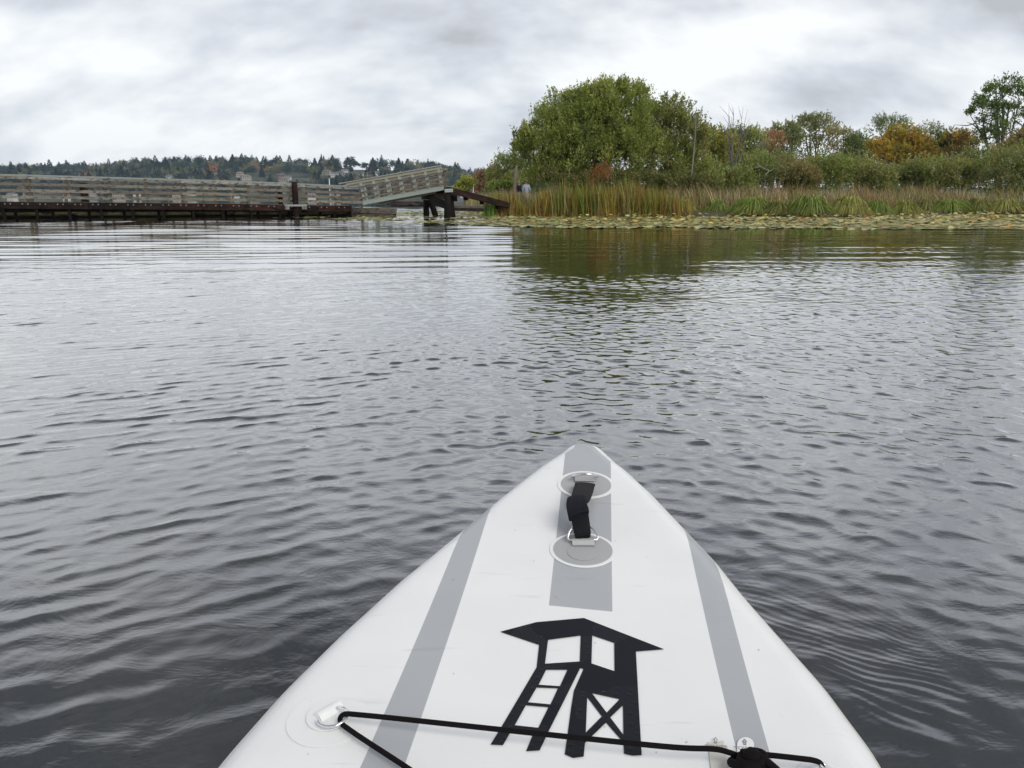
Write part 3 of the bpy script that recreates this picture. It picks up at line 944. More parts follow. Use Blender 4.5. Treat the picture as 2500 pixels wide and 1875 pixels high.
def build_tussocks():
    g = np.random.default_rng(31)
    # (photo x, width px, top y, base y, tint, label)
    T = [(1572, 60, 492, 527, 0, 'small yellow green sedge tussock beside the cattails'),
         (1655, 105, 484, 528, 1, 'wide golden green sedge tussock, second from the cattails'),
         (1748, 62, 487, 528, 2, 'narrow green sedge tussock right of the golden one'),
         (1835, 125, 478, 529, 2, 'broad deep green sedge tussock with long drooping blades, left of the centre'),
         (1905, 90, 484, 530, 3, 'dull olive sedge tussock with dark gaps at its foot'),
         (1975, 110, 478, 531, 2, 'high green sedge tussock below the rust brown shrub'),
         (2068, 100, 479, 531, 1, 'pale green domed sedge tussock in the middle of the row'),
         (2140, 72, 485, 529, 2, 'small fresh green sedge tussock right of the pale domed one'),
         (2205, 70, 487, 527, 0, 'yellow green sedge tussock with straw stems in front'),
         (2255, 60, 487, 524, 3, 'thin sedge tussock behind grey dry stems'),
         (2318, 105, 484, 523, 2, 'wide fan shaped green sedge tussock'),
         (2385, 75, 485, 523, 3, 'olive sedge tussock right of the fan shaped one'),
         (2448, 90, 484, 523, 1, 'golden sedge tussock near the right edge'),
         (2515, 80, 487, 523, 3, 'olive sedge tussock cut by the right edge')]
    pals = [[(0.20, 0.21, 0.045), (0.14, 0.17, 0.035), (0.26, 0.24, 0.07)], [(0.24, 0.25, 0.06), (0.17, 0.20, 0.045), (0.28, 0.25, 0.10)],
            [(0.11, 0.17, 0.03), (0.15, 0.20, 0.04), (0.21, 0.23, 0.06)], [(0.15, 0.165, 0.04), (0.20, 0.19, 0.06), (0.11, 0.13, 0.03)]]
    for (px, wd, ty, by, tint, lab) in T:
        b = G(px, by)
        Y = b[1] + 0.45
        c = W(px, by, Y)
        top = W(px, ty, Y)[2]
        rad = wd * Y / (F * 1.05) * 0.47
        n = int(520 + wd * 5)
        a = g.random(n) * 2 * math.pi
        rr = np.sqrt(g.random(n)) * rad * 0.45
        base = np.stack([np.cos(a) * rr, np.sin(a) * rr * 0.8, np.full(n, -0.05)], 1)
        out = (0.25 + 0.75 * g.random(n)) * rad * 1.1
        lean = np.stack([np.cos(a + g.normal(0, 0.35, n)) * out, np.sin(a + g.normal(0, 0.35, n)) * out * 0.8], 1)
        h = (top + 0.0) * g.uniform(0.92, 1.12) * (0.80 + 0.38 * g.random(n)) * np.sqrt(np.clip(1.1 - (out / rad / 1.1) ** 2 * 0.8, 0.1, 1.2)) 
        pal = np.array(pals[tint])
        cols = pal[g.choice(3, n)] * (0.35 + 1.2 * g.random((n, 1)))
        # outer skirt: blades rise then fall back to the water
        V1, F1, C1 = arch(base, h, lean, 0.021, cols, g)
        m = int(n * 0.25)
        dead = np.array([(0.20, 0.14, 0.08), (0.13, 0.085, 0.05), (0.27, 0.21, 0.12)])[g.choice(3, m)]
        V2, F2, C2 = arch(base[:m] * 1.1, h[:m] * 0.6, lean[:m] * 0.9, 0.015, dead, g)
        o = link('sedge_tussock', np_mesh('sedge_tussock', np.vstack([V1, V2]), np.vstack([F1, F2 + len(V1)]), np.vstack([C1, C2])), M_BLADE, loc=(c[0], Y, 0))
        tag(o, lab, 'sedge tussock', 'sedge tussocks along the right bank')


def arch(base, h, lean, wd, cols, g, seg=6):
    n = len(base)
    cols = cols * 1.6
    V = np.zeros((n, seg + 1, 2, 3)); C = np.zeros((n, seg + 1, 2, 3))
    side = unit(np.stack([-lean[:, 1], lean[:, 0], np.zeros(n)], 1) + g.normal(0, 0.3, (n, 3)) * np.linalg.norm(lean, axis=1, keepdims=True))
    endz = 0.35 * g.random(n) ** 1.5 + 0.02
    for i in range(seg + 1):
        t = i / seg
        x = lean * (0.15 * t + 0.85 * t ** 1.4)
        z = h * np.sin(math.pi * min(t * 0.88 + 0.03, 1))
        z = np.where(t > 0.64, z * 1.0, z)
        z = np.maximum(z, 0) * (1 - 0.25 * t * (1 - endz))
        p = base + np.stack([x[:, 0], x[:, 1], z], 1)
        w = wd * (1 - t) ** 0.5 * 0.5 + 0.0015
        V[:, i, 0] = p - side * w; V[:, i, 1] = p + side * w
        C[:, i, 0] = cols; C[:, i, 1] = cols
    idx = np.arange(n * (seg + 1) * 2).reshape(n, seg + 1, 2)
    Fc = np.stack([idx[:, :-1, 0], idx[:, :-1, 1], idx[:, 1:, 1], idx[:, 1:, 0]], -1).reshape(-1, 4)
    return V.reshape(-1, 3), Fc, C.reshape(-1, 3)


build_tussocks()


# ------------------------------------------------------------------ lily pads
def pad_verts(g, r, tilt, curl=0.15):
    n = 11
    a0 = g.random() * 6.28
    a = a0 + 0.18 + np.linspace(0, 2 * math.pi - 0.36, n)
    rr = r * (1 + g.normal(0, 0.06, n))
    x, y = np.cos(a) * rr, np.sin(a) * rr * (0.85 + 0.2 * g.random())
    z = curl * r * (np.cos(2 * (a - a0 * 1.7)) * 0.35 + g.normal(0, 0.18, n))
    P = np.vstack([[0, 0, 0], np.stack([x, y, z], 1)])
    ax = g.random() * 6.28
    c, s = math.cos(tilt), math.sin(tilt)
    ca, sa = math.cos(ax), math.sin(ax)
    Q = P.copy()
    u = P[:, 0] * ca + P[:, 1] * sa
    v = -P[:, 0] * sa + P[:, 1] * ca
    v2 = v * c - P[:, 2] * s; z2 = v * s + P[:, 2] * c
    Q[:, 0] = u * ca - v2 * sa; Q[:, 1] = u * sa + v2 * ca; Q[:, 2] = z2
    tris = np.array([(0, i, i + 1) for i in range(1, n)])
    return Q, tris


PADC = [((0.35, 0.37, 0.145), 'grey green'), ((0.46, 0.46, 0.19), 'pale green'), ((0.17, 0.23, 0.06), 'green'),
        ((0.55, 0.45, 0.12), 'yellow'), ((0.58, 0.34, 0.08), 'orange yellow'), ((0.22, 0.13, 0.055), 'brown'), ((0.48, 0.46, 0.20), 'straw')]


def pad_front(x):
    return np.interp(x, [-14, -10.5, -9.0, -6.5, -4.5, -1.8, 0.6, 6, 12.5, 30], [34.0, 33.5, 31.5, 28.5, 26, 22.8, 20.6, 20.2, 19.3, 19.0])


def pad_back(x):
    return np.where(x > -1.0, shore_y(np.maximum(x, -0.6)) + 0.2, np.interp(x, [-14, -9, -5, -1], [35, 37, 52, 40]))


def build_pads():
    g = np.random.default_rng(9)
    n = 48000
    x = -12 + 42 * g.random(n)
    y = 19 + 33 * g.random(n)
    f = pad_front(x); b = pad_back(x)
    edge = f + 1.2 * (vnoise(x, y, 0.9) - 0.5) + 0.6 * (vnoise(x, y, 2.5) - 0.5)
    d = y - edge
    dens = np.where(d > 0, 0.9, 0.0)
    dens = np.where((d <= 0) & (d > -2.4), 0.05 * np.exp(d / 1.0), dens)      # strays out in front
    thin = np.where(x < -1.5, 0.75 * sstep(0.30, 0.5, vnoise(x, y, 0.9)) + 0.1, 1.0)
    dens = dens * thin
    ok = (g.random(n) < dens) & (y < b) & (np.abs(x) < y * 0.78 + 1)
    # keep clear of the dock
    ok &= ~((x < -6) & (y > 31.8 + (x + 12) * 0.1))
    x, y = x[ok], y[ok]
    order = np.argsort(np.hypot(x, y))
    x, y = x[order], y[order]
    d_ = d[ok][order]
    r = 0.065 + 0.065 * g.random(len(x))
    yel = sstep(0.0, 4.0, y - pad_front(x)) * (0.5 + 0.9 * sstep(-2, 6, x))
    protos = {}
    # a handful of pad meshes shared by the individual pads
    for ci, (c, nm) in enumerate(PADC):
        for v in range(2):
            Q, T = pad_verts(g, 0.14, 0.04, 0.12)
            me = np_mesh('lily_pad', Q, T, np.tile(np.array(c) * (0.9 + 0.2 * g.random()), (len(Q), 1)), smooth=True)
            me.materials.append(M_PAD)
            protos[(ci, v)] = me
    pick = lambda q: g.choice(7, p=(lambda w: w / w.sum())(np.array([5.0, 4.0, 2.0, 0.6 + 4.0 * q, 0.2 + 2.4 * q, 0.9, 1.0 + 2.0 * q])))
    # the 300 nearest pads inside the view are things of their own
    px = 1250 + x / (y * 1.0) * ray(1250, HORIZON)[1] * F
    vis = np.where((px > 0) & (px < 2500))[0][:300]
    vs = set(vis.tolist())
    for i in vis:
        ci = pick(yel[i])
        o = link('lily_pad', protos[(ci, int(g.integers(2)))], loc=(x[i], y[i], 0.014))
        s = r[i] / 0.14 * 1.05
        o.scale = (s, s, s); o.rotation_euler = (g.normal(0, 0.03), g.normal(0, 0.03), g.random() * 6.28)
        seg = ['beside the low timber float', 'in front of the gangway', 'in front of the black trestle', 'in front of the shore ramp', 'in front of the grey snag', 'below the left cattails', 'below the right cattails', 'below the golden sedge tussock', 'below the broad deep green tussock', 'below the pale domed tussock', 'below the fan shaped tussock', 'near the right frame edge'][int(np.searchsorted([930, 1020, 1120, 1220, 1300, 1430, 1580, 1730, 1950, 2120, 2350], px[i]))]
        row = 'drifting loose' if d_[i] < 0 else 'at the bed edge'
        tag(o, f'{PADC[ci][1]} lily pad {row} {seg}', 'lily pad', f'{PADC[ci][1]} lily pads {row} {seg}')
    Vs, Fs, Cs, b0 = [], [], [], 0
    for i in range(len(x)):
        if i in vs:
            continue
        q = yel[i]
        ci = pick(q)
        up = g.random() < 0.015 + 0.06 * q
        tilt = g.uniform(0.15, 0.5) if up else abs(g.normal(0, 0.03))
        Q, T = pad_verts(g, r[i] * (0.7 if up else 1), tilt, 0.25 if up else 0.05)
        z = (0.03 + 0.10 * g.random() * q) if up else 0.012 + 0.01 * g.random()
        Vs.append(Q + [x[i], y[i], z]); Fs.append(T + b0); b0 += len(Q)
        Cs.append(np.tile(np.array(PADC[ci][0]) * (0.75 + 0.45 * g.random()), (len(Q), 1)))
    o = link('lily_pads', np_mesh('lily_pads', np.vstack(Vs), np.vstack(Fs), np.vstack(Cs), smooth=True), M_PAD)
    tag(o, 'dense bed of green and yellow lily pads between open water and shore', None, kind='stuff')


build_pads()

# ------------------------------------------------------------------ the dock
DA = np.array(G(0, 534)[:2]); DB = np.array(G(925, 528)[:2])
DD = (DB - DA) / np.linalg.norm(DB - DA)
DN = np.array([-DD[1], DD[0]])
DECK_PX = [-600, 0, 560, 725, 890]
_zd = [0, W(0, 492.5, G(0, 534)[1])[2], W(560, 497.5, 31.7)[2], W(725, 501, 32.2)[2], W(890, 503, 32.8)[2]]
_zd[0] = _zd[1] + 0.02
_zr = [0, W(0, 424, G(0, 534)[1])[2], W(560, 440, 31.7)[2], W(725, 446.5, 32.2)[2], W(890, 455, 32.8)[2]]
_zr[0] = _zr[1] + 0.03
WG = [0.23, 0.205, 0.17]


def dock_at(px, off=0.0):
    """point on the dock's near edge (shifted off metres back) seen at photo column px"""
    d = ray(px, HORIZON); k = d[0] / d[1]
    a = DA + DN * off
    s = (k * a[1] - a[0]) / (DD[0] - k * DD[1])
    p = a + DD * s
    return p


def dock_z(p):
    """deck and handrail height at a plan position"""
    s = (p - DA) @ DD
    ss = [(dock_at(q) - DA) @ DD for q in DECK_PX]
    return float(np.interp(s, ss, _zd)), float(np.interp(s, ss, _zr))


def jit(c, a=0.15):
    k = 1 + random.uniform(-a, a)
    return (c[0] * k * random.uniform(0.97, 1.03), c[1] * k, c[2] * k * random.uniform(0.94, 1.06))


CAPC = (0.30, 0.32, 0.29)
WOODC = (0.22, 0.195, 0.155)
GREYW = (0.25, 0.235, 0.205)
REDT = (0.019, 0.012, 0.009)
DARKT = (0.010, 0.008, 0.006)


def build_dock():
    base = dock_at(300)
    o = empty('floating_dock', (base[0], base[1], 0))
    tag(o, 'long weathered wooden floating dock with slatted railings along the left shore', 'dock')
    O = np.array([base[0], base[1], 0.0])

    def q(p, z):
        return np.array([p[0], p[1], z]) - O
    WIDTH = 1.75
    pend = dock_at(858)
    pst = dock_at(-560)
    ks = np.linspace(0, 1, 60)
    line = [pst + (pend - pst) * k for k in ks]
    # deck planks
    mb = MB()
    n = 190
    for i in range(n):
        p = pst + (pend - pst) * ((i + 0.5) / n)
        z, _ = dock_z(p)
        mb.beam(q(p + DN * 0.05, z - 0.022), q(p + DN * WIDTH, z - 0.022), (np.linalg.norm(pend - pst) / n) * 0.94, 0.04, jit(GREYW))
    mb.build('deck', M_WOOD, o)
    # fascia timbers, in lengths
    mb = MB()
    for side, off in (('n', -0.04), ('f', WIDTH + 0.09)):
        for i in range(14):
            a = pst + (pend - pst) * (i / 14) + DN * off; b = pst + (pend - pst) * ((i + 1) / 14 - 0.0008) + DN * off
            za, zb = dock_z(a)[0], dock_z(b)[0]
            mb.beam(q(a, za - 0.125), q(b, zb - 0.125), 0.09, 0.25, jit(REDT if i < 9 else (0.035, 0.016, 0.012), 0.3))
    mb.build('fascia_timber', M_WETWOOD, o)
    mb = MB()
    for i in range(16):
        a = pst + (pend - pst) * (i / 16) + DN * 0.12; b = pst + (pend - pst) * ((i + 1) / 16 - 0.006) + DN * 0.12
        mb.tube([q(a, 0.165), q(b, 0.165)], 0.085, 9, jit((0.055, 0.05, 0.022), 0.4))
    mb.build('float_log', M_WETWOOD, o, smooth=True)
    mb = MB()
    a = pst + DN * 0.22; b = pend + DN * 0.22
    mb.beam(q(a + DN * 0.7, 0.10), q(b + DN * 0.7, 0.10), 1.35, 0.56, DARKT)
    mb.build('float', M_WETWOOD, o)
    for i in range(18):
        p = pst + (pend - pst) * (i / 18 + 0.02) + DN * 0.05
        mb = MB(); mb.beam(q(p, 0.0), q(p, 0.37), 0.16, 0.1, (0.009, 0.007, 0.005), up=(DD[0], DD[1], 0)); mb.build('float_bracket', M_WETWOOD, o)
    # bolt heads
    for i in range(42):
        p = dock_at(-20 + i * 21.5 + (8 if i % 2 else 0), -0.09)
        z = dock_z(p)[0] - 0.075
        mb = MB()
        mb.tube([q(p - DN * 0.012, z), q(p + DN * 0.012, z)], [0.02, 0.028], 7, (0.35, 0.33, 0.30))
        mb.build('bolt', M_ROCK, o, smooth=False)
    near = [-510, -405, -300, -205, -115, -25, 77, 176, 270, 359, 445, 525, 603, 676, 748, 818, 882]
    far = [-415, -310, -210, -120, -30, 68, 161, 250, 336, 417, 495, 568, 640, 706, 775, 838]
    for lst, off in ((near, 0.03), (far, WIDTH - 0.05)):
        for px in lst:
            p = dock_at(px, off)
            z, zr = dock_z(p)
            mb = MB()
            lean = random.uniform(-0.02, 0.02)
            mb.beam(q(p, z - 0.12), q(p + DD * lean, zr - 0.045), 0.105, 0.095, jit((0.115, 0.105, 0.075), 0.2), up=(DD[0], DD[1], 0))
            mb.build('post', M_WOOD, o)
    for lst, off, sgn in ((near, 0.03, -1), (far, WIDTH - 0.05, 1)):
        ends = [lst[0] - 60] + lst[1:-1] + [lst[-1] + 8]
        # flat handrail, top board and three rails, each one board per bay
        for name, dz0, h, w, out, colr in (('handrail', 0.018, 0.036, 0.17, 0.0, CAPC), ('top_board', 0.12, 0.085, 0.035, 0.07, (0.27, 0.265, 0.24)),
                                            ('rail', 0.36, 0.10, 0.035, 0.07, WOODC), ('rail', 0.60, 0.11, 0.035, 0.07, WOODC), ('rail', 0.84, 0.105, 0.035, 0.07, WOODC)):
            mb = MB()
            bays = list(zip(ends[:-1], ends[1:]))
            k = 0
            while k < len(bays):
                span = 2 if name != 'handrail' else 3
                a_px, b_px = bays[k][0], bays[min(k + span - 1, len(bays) - 1)][1]
                a = dock_at(a_px, off + sgn * out * 1.0); b = dock_at(b_px, off + sgn * out * 1.0)
                b = b - DD * 0.006
                c = jit([q_ * (0.7 if sgn > 0 and name == 'rail' else 1) for q_ in colr], 0.3 if name != 'handrail' else 0.06)  # far-side rails take a darker colour that stands in for their shade
                for s0, s1 in ((0, 0.5), (0.5, 1)):
                    p0 = a + (b - a) * s0; p1 = a + (b - a) * s1
                    z0, zr0 = dock_z(p0); z1, zr1 = dock_z(p1)
                    f0 = (zr0 - z0) / 1.02; f1 = (zr1 - z1) / 1.02
                    w0 = random.uniform(-0.008, 0.008) if name != 'handrail' and s0 else 0
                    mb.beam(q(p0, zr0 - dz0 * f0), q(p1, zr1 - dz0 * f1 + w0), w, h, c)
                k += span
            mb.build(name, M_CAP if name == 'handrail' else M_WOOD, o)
    # steel pile guide round the near pile
    pg = dock_at(721, -0.30)
    zz = dock_z(pg)[0]
    mb = MB()
    for s in (-0.38, 0.38):
        e = pg + DD * s
        mb.beam(q(e + DN * 0.24, zz - 0.045), q(e - DN * 0.05, zz - 0.045), 0.03, 0.15, (0.3, 0.31, 0.3))
    arc = [pg + DD * (-0.43 * math.cos(t)) - DN * (0.02 + 0.16 * math.sin(t)) for t in np.linspace(0, math.pi, 9)]
    for a, b in zip(arc[:-1], arc[1:]):
        mb.beam(q(a, zz - 0.01), q(b, zz - 0.01), 0.05, 0.07, (0.33, 0.34, 0.33))
    for s in (-1, 1):
        a = pg + DD * s * 0.25 + DN * 0.2; b = pg + DD * s * 0.43 + DN * 0.2
        mb.beam(q(a, zz - 0.09), q(b, zz - 0.09), 0.03, 0.17, (0.33, 0.34, 0.33))
    mb.build('pile_guide', M_PAINT, o)
    return O


build_dock()


def pile(name, label, x, y, ztop, r, col, lean=(0, 0), zbot=-0.8, group=None):
    o = empty(name, (x, y, 0))
    tag(o, label, 'pile', group)
    mb = MB()
    ts = np.linspace(0, 1, 8)
    pts = [Vector((lean[0] * (zbot + (ztop - zbot) * t), lean[1] * (zbot + (ztop - zbot) * t), zbot + (ztop - zbot) * t)) for t in ts]
    mb.tube(pts, [r * (1 + random.uniform(-0.04, 0.04)) for _ in ts], 12, col)
    mb.build('shaft', M_WETWOOD, o, smooth=True)
    mb = MB()
    top = pts[-1]
    mb.tube([top, top + Vector((lean[0], lean[1], 1)) * 0.02], [r * 0.93, r * 0.8], 12, (0.13, 0.11, 0.09))
    mb.build('cut_top', M_WOOD, o)
    return o


p = dock_at(721, -0.26)
pile('mooring_pile', 'dark red brown mooring pile in front of the dock railing', p[0], p[1], W(721, 444, p[1])[2], 0.115, (0.022, 0.012, 0.010))
p = dock_at(207, 2.05)
pile('mooring_pile', 'brown mooring pile behind the left part of the dock', p[0], p[1], 1.35, 0.15, (0.07, 0.05, 0.035))
p = dock_at(682, 2.05)
pile('mooring_pile', 'brown mooring pile behind the dock just left of the dark red pile', p[0], p[1], 1.15, 0.15, (0.07, 0.05, 0.035))


def build_landing():
    """low float of stacked grey timbers at the dock's right end"""
    Y = G(960, 527.5)[1]
    a = W(828, 505, Y); b = W(968, 509, Y + 0.6)
    o = empty('timber_float', (a[0], a[1], 0))
    tag(o, 'low float of stacked grey timbers under the foot of the gangway', 'float')
    A = np.array([0, 0, 0.0]); B = b - np.array([a[0], a[1], 0]); A[2] = a[2]
    d = (B - A); d[2] = 0; d /= np.linalg.norm(d); nrm = np.array([-d[1], d[0], 0])
    hz = np.array([0, 0, 1.0])
    mb = MB(); mb.beam(A - hz * 0.12, B - hz * 0.12 , 0.2, 0.235, (0.19, 0.165, 0.135)); mb.build('upper_timber', M_WOOD, o, bevel=0.01)
    mb = MB(); mb.beam(A - hz * 0.335 - d * 0.35, B - hz * 0.335 - d * 0.12, 0.16, 0.17, (0.15, 0.13, 0.105)); mb.build('lower_timber', M_WOOD, o, bevel=0.01)
    mb = MB()
    for i in range(13):
        c = A + (B - A) * ((i + 0.5) / 13)
        mb.beam(c + nrm * 0.11 - hz * 0.03, c + nrm * 1.7 - hz * 0.03, 0.19, 0.045, jit(GREYW))
    mb.build('deck', M_WOOD, o)
    mb = MB(); mb.beam(A + nrm * 0.9 - hz * 0.3, B + nrm * 0.9 - hz * 0.3, 1.5, 0.42, DARKT); mb.build('float', M_WETWOOD, o)
    for i in range(7):
        c = A + (B - A) * (0.1 + 0.135 * i) - nrm * 0.105 - hz * 0.12
        mb = MB(); mb.tube([c, c - nrm * 0.015], [0.024, 0.02], 7, (0.03, 0.025, 0.02)); mb.build('bolt', M_ROCK, o)
    # loose block and plank on top
    mb = MB(); mb.beam(A + d * 1.6 + nrm * 0.5 + hz * 0.03, A + d * 2.3 + nrm * 0.45 + hz * 0.03, 0.15, 0.07, (0.05, 0.045, 0.04)); k = mb.build('plank', M_WOOD, o)


build_landing()


def build_gangway():
    Y0, Y1 = 32.2, 31.2
    Lb, Rb = W(887, 500, Y0), W(1085, 463, Y1)           # foot of the near bottom channel
    base = Lb.copy(); base[2] = 0
    o = empty('gangway', tuple(base))
    tag(o, 'tilted pale grey gangway with slatted rails climbing from the dock to the trestle', 'gangway')
    A = Lb - base; B = Rb - base
    d = B - A; d /= np.linalg.norm(d)
    hd = np.array([d[0], d[1], 0]); hd /= np.linalg.norm(hd)
    nrm = np.array([-hd[1], hd[0], 0])
    upv = np.cross(d, nrm) * -1
    if upv[2] < 0: upv = -upv
    WD = 1.05
    PG = (0.34, 0.38, 0.34)
    mb = MB()
    for off in (0, WD):
        mb.beam(A + nrm * off + upv * 0.07, B + nrm * off + upv * 0.07, 0.05, 0.16, PG, up=tuple(upv))
        mb.beam(A + nrm * (off + (0.03 if off == 0 else -0.03)) + upv * 0.16, B + nrm * (off + (0.03 if off == 0 else -0.03)) + upv * 0.16, 0.1, 0.012, PG, up=tuple(upv))
    mb.build('bottom_channel', M_PAINT, o)
    mb = MB()
    n = 30
    for i in range(n):
        c = A + (B - A) * ((i + 0.5) / n) + upv * 0.13
        mb.beam(c + nrm * 0.06, c + nrm * (WD - 0.06), 0.11, 0.03, jit(GREYW), up=tuple(upv))
    mb.build('deck', M_WOOD, o)
    HR = 1.0
    Ln = np.linalg.norm(B - A)
    for off, tilt in ((0.0, 0), (WD, 0)):
        for i in range(7):
            s = (0.02 + i / 6 * 0.955) * Ln - (0.38 if off else 0)
            c = A + d * s + nrm * off
            mb = MB()
            k = HR * (1 - 0.08 * i / 6)
            mb.beam(c + upv * 0.12, c + upv * (k - 0.02), 0.05, 0.10 if off == 0 else 0.07, jit(PG, 0.08), up=tuple(d))
            mb.build('post', M_PAINT, o)
    for off, sg in ((0.0, -1), (WD, 1)):
        ext = -0.9 if off == 0 else -1.3
        a = A + d * ext; b = B + d * (0.02 if off == 0 else -0.35)
        ha, hb = HR * 1.0, HR * 0.92
        mb = MB(); mb.beam(a + nrm * off + upv * ha, b + nrm * off + upv * hb, 0.12, 0.04, (0.36, 0.36, 0.33), up=tuple(upv)); mb.build('handrail', M_PAINT, o)
        mb = MB(); mb.beam(a + d * 0.3 + nrm * (off + sg * 0.01) + upv * (ha - 0.085), b + nrm * (off + sg * 0.01) + upv * (hb - 0.085), 0.04, 0.09, (0.38, 0.36, 0.27), up=tuple(upv)); mb.build('top_board', M_PAINT, o)
        for f in (0.70, 0.48, 0.27):
            mb = MB()
            sag = random.uniform(-0.01, 0.02)
            mid = (A + B) / 2
            c1 = jit((0.19, 0.165, 0.135), 0.2)
            mb.beam(A + d * -0.1 + nrm * (off + sg * 0.045) + upv * f * ha, mid + nrm * (off + sg * 0.045) + upv * (f * 0.96 * ha - sag), 0.035, 0.078, c1, up=tuple(upv))
            mb.beam(mid + nrm * (off + sg * 0.045) + upv * (f * 0.96 * ha - sag), B + d * (0.07 if off == 0 else -0.35) + nrm * (off + sg * 0.045) + upv * f * hb * 0.97, 0.035, 0.078, jit(c1, 0.1), up=tuple(upv))
            mb.build('rail', M_WOOD, o)
    # end frame: dark newel post with a block at the trestle end
    mb = MB(); e = B + d * 0.05 - nrm * 0.03
    mb.beam(e - upv * 0.02, e + np.array([0.03, 0, 0.80]), 0.05, 0.07, (0.12, 0.10, 0.085)); mb.build('end_post', M_WOOD, o)
    mb = MB(); mb.beam(e + np.array([-0.06, 0, 0.78]), e + np.array([0.12, 0, 0.76]), 0.1, 0.1, (0.27, 0.23, 0.15)); mb.build('post_block', M_WOOD, o)


build_gangway()


def build_trestle():
    Yn = G(1100, 531.5)[1]; Yf = G(1038, 527.5)[1]
    o = empty('trestle', (W(1095, 530, Yn)[0], Yn, 0))
    tag(o, 'black timber trestle on four piles holding the top of the gangway', 'trestle')
    O = np.array([o.location.x, o.location.y, 0])
    q = lambda v: np.array(v) - O
    zt = W(1095, 478, Yn)[2]

    def leg(x0, x1, Y, yt):
        pass
    specs = [((1041, 527, Yf), (1040, 488, Yf), 7.5), ((1064, 528, Yf), (1050, 488, Yf), 7.5), ((1093, 531, Yn), (1093, 470, Yn), 9.5), ((1104, 530, Yn + 0.5), (1098, 478, Yn + 0.5), 9.0)]
    for i, (b, t, rp) in enumerate(specs):
        B = q(W(b[0], b[1], b[2])); T = q(W(t[0], t[1], t[2]))
        dn = (B - T) / np.linalg.norm(B - T)
        r = rp * b[2] / (F * 1.05)
        mb = MB(); mb.tube([B + dn * 0.8, B, (B + T) / 2, T], [r, r, r * 0.97, r * 0.95], 12, (0.011, 0.009, 0.008)); mb.build('pile', M_WETWOOD, o, smooth=True)
    # cap beams: left-right pile caps and cross beams under the gangway
    mb = MB()
    a = q(W(1029, 479.5, Yf)); b = q(W(1110, 479.5, Yf + 0.1)); mb.beam(a, b, 0.26, 0.26, (0.035, 0.025, 0.02))
    a = q(W(1084, 470, Yn)); b = q(W(1112, 470, Yn + 0.05)); mb.beam(a, b, 0.26, 0.22, (0.03, 0.022, 0.018))
    mb.beam(q(W(1046, 476, Yf)) + (0, 0.1, 0.12), q(W(1098, 466, Yn)) + (0, -0.1, 0.02), 0.34, 0.2, (0.03, 0.022, 0.018))
    mb.beam(q(W(1108, 484, Yf)), q(W(1106, 470, Yn)), 0.3, 0.28, (0.025, 0.02, 0.016))
    mb.build('cap_beam', M_WETWOOD, o, bevel=0.012)
    mb = MB(); m1 = q(W(1070, 498, Yf - 0.2)); mb.beam(q(W(1050, 486, Yf - 0.25)), q(W(1092, 502, Yn + 0.3)), 0.1, 0.3, DARKT); mb.build('brace', M_WETWOOD, o)
    mb = MB()
    c = q(W(1092, 465.5, Yn - 0.16)); mb.beam(c + (-0.10, 0, 0), c + (0.22, 0, 0.01), 0.02, 0.13, (0.42, 0.45, 0.40)); mb.build('bracket_plate', M_PAINT, o, bevel=0.004)
    for dx in (-0.05, 0.06, 0.17):
        mb = MB(); mb.tube([c + (dx, -0.012, 0), c + (dx, -0.024, 0)], 0.013, 7, (0.05, 0.04, 0.035)); mb.build('bolt', M_ROCK, o)
    # sunken shore ramp to the right
    o2 = empty('shore_ramp', (W(1110, 470, Yn)[0], Yn + 0.2, 0))
    tag(o2, 'dark red brown timber ramp sloping down from the trestle into the cattails', 'ramp')
    O2 = np.array([o2.location.x, o2.location.y, 0])
    Yr = Yn + 1.9
    for k, off in enumerate((0.0, 1.25)):
        a = W(1108, 467, Yn + 0.25) - O2 + (0, off, 0); b = W(1238, 502, Yr) - O2 + (0.1, off, 0)
        mb = MB(); mb.beam(a, b, 0.1, 0.24, jit((0.030, 0.015, 0.011), 0.1)); mb.build('side_beam', M_WETWOOD, o2, bevel=0.01)
    mb = MB()
    a = W(1108, 463, Yn + 0.25) - O2; b = W(1238, 498, Yr) - O2
    for i in range(16):
        c = a + (b - a) * ((i + 0.5) / 16)
        mb.beam(c + (0, 0.06, 0), c + (0, 1.2, 0), 0.135, 0.04, jit((0.06, 0.05, 0.04)))
    mb.build('deck', M_WETWOOD, o2)
    for i in range(3):
        c = a + (b - a) * (0.2 + 0.3 * i)
        mb = MB(); mb.beam(c + (0, 0.2, -0.2), c + (0, 1.1, -0.2), 0.14, 0.2, DARKT); mb.build('joist', M_WETWOOD, o2)
    # black float lying under the ramp
    Yb = 36.5
    o3 = empty('sunken_float', (W(1150, 510, Yb)[0], Yb, 0))
    tag(o3, 'low black half sunken float lying behind the trestle under the ramp', 'float')
    O3 = np.array([o3.location.x, o3.location.y, 0])
    mb = MB(); mb.beam(W(1105, 511, Yb) - O3, W(1215, 513, Yb + 0.6) - O3, 0.25, 0.14, (0.03, 0.024, 0.02)); mb.build('upper_timber', M_WETWOOD, o3)
    mb = MB(); mb.beam(W(1112, 505, Yb + 0.9) - O3, W(1200, 506, Yb + 1.3) - O3, 0.5, 0.1, (0.13, 0.12, 0.11)); mb.build('deck', M_WOOD, o3)
